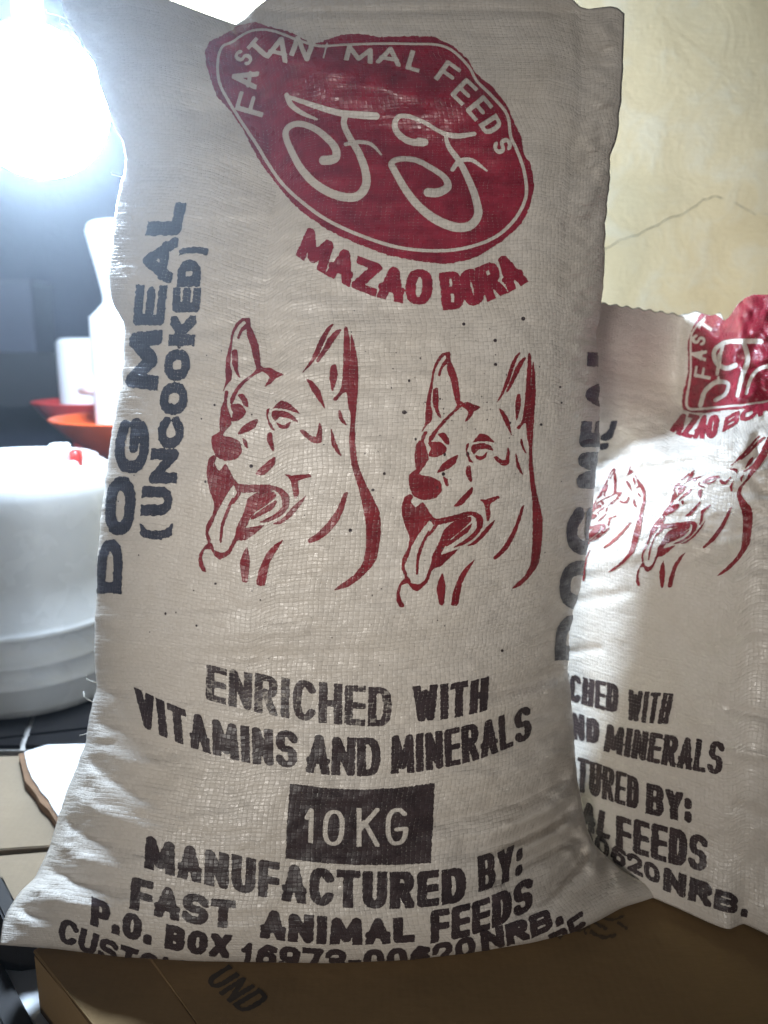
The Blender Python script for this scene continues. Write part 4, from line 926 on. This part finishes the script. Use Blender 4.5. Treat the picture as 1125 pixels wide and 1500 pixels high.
for k, (txt, bt_, tp_, wd) in enumerate((
 ('ENRICHED', [(-70,262),(90,316),(262,361)], [(-70,175),(95,219),(268,258)], 9), ('WITH', [(295,386),(370,396),(446,401)], [(303,274),(385,285),(470,290)], 9.5),
 ('AND', [(44,438),(122,460),(194,474)], [(40,333),(118,364),(198,388)], 9), ('MINERALS', [(212,499),(420,548),(640,586)], [(224,401),(434,440),(656,468)], 12),
 ('MANUFACTURED', [(-230,545),(60,630),(338,713)], [(-230,420),(60,502),(342,602)], 10.5), ('BY:', [(366,727),(450,746),(533,763)], [(372,614),(450,640),(533,664)], 12),
 ('ANIMAL', [(-110,660),(80,762),(232,826)], [(-110,560),(80,650),(243,737)], 9.5), ('FEEDS', [(257,851),(420,902),(586,943)], [(257,737),(425,772),(592,815)], 13),
 ('00620', [(120,830),(270,920),(418,990)], [(120,770),(270,852),(412,922)], 8), ('NRB.', [(428,1008),(580,1064),(740,1110)], [(430,926),(585,982),(745,1060)], 12))):
    text_line(K2, 'printed_lettering', txt, z7(bt_), z7(tp_), wd, M['black'], gap=.12, seed=20+k, lift=.0005)
I = Ink(870,605,920,670); I.poly(z6([(240,655),(262,640),(275,625),(285,590),(312,590),(305,625),(290,665),(262,678),(240,672)])); I.poly(z6([(236,690),(275,685),(270,710),(240,716)]))
I.rough(.5,3,2).lay(K2, 'side_lettering', M['side'], .0005)

# ------------------------------------------------------------------ printing on the brown box
KB = Sack(); KB.root = box1
KB.verts = np.array([(-.6,-.6,-.0006),(.9,-.6,-.0006),(.9,.4,-.0006),(-.6,.4,-.0006)]); KB.q = np.array([[0,1,2,3]]); KB.uv = KB.verts[:,:2].copy(); KB.nm = np.array([(0,0,1.)]*4)
KB.bvh = BVHTree.FromPolygons([Vector(v) for v in KB.verts], [[0,1,2,3]])
text_line(KB, 'box_lettering', 'UND', [(300,1436),(328,1462),(358,1486)], [(334,1414),(364,1438),(398,1462)], 6.5, M['print_card'], gap=.2, seed=60, rough=.9, lift=.0003)
I = Ink(775,1335,960,1395)
for st, wd in (([(790,1372),(806,1366),(822,1372)],4), ([(812,1356),(820,1374)],4), ([(826,1352),(846,1362),(862,1358)],5), ([(850,1348),(858,1368)],4), ([(866,1366),(884,1374),(900,1370)],5), ([(872,1352),(888,1362)],4), ([(878,1342),(896,1348),(912,1342)],4), ([(905,1352),(918,1360)],4)): I.stroke(st, wd)
I.rough(1.5,3,70).lay(KB, 'box_lettering', M['print_faint'], .0003)

# ------------------------------------------------------------------ loose threads on the rim of the front sack
def rim_point(py): 
    j = int(np.argmin(np.abs(K1.P[:,0,1]-py))); return K1.F[j,0]
for k_, (py, ln, up) in enumerate(((30,.020,.006),(52,.016,.010),(90,.012,.012),(200,.008,.012),(262,.010,.003),(470,.008,-.004),(700,.006,.004),(1000,.010,.005),(1030,.008,.007),(1072,.008,-.003))):
    a_ = Vector(rim_point(py)); cur = [a_ + Vector((.004,-.001,0)), a_+Vector((-ln*.4,-.002,up*.7)), a_+Vector((-ln*.8,-.001,up)), a_+Vector((-ln*.9,.001,up*1.6))]
    from_bm('loose_thread', tube(cur, .00035, 6), M['thread'], K1.root, True)

# ------------------------------------------------------------------ haze box added to imitate the lens glow round the lamp
n = NT('lamp_glare_haze'); n.n.remove(n.b); pv = n.new('ShaderNodeVolumePrincipled')
pv.inputs['Color'].default_value = (.80, .89, 1, 1); pv.inputs['Density'].default_value = .040; pv.inputs['Density Attribute'].default_value = ''; pv.inputs['Anisotropy'].default_value = .80
n.set(n.out.inputs['Volume'], pv.outputs[0])
try: n.m.cycles.homogeneous_volume = True
except Exception: pass
hz = from_bm('haze', prism([(-2.6,-3.6),(2.4,-3.6),(2.4,1.8),(-2.6,1.8)], -1.4, 2.8), n.m); tag(hz, kind='stuff')
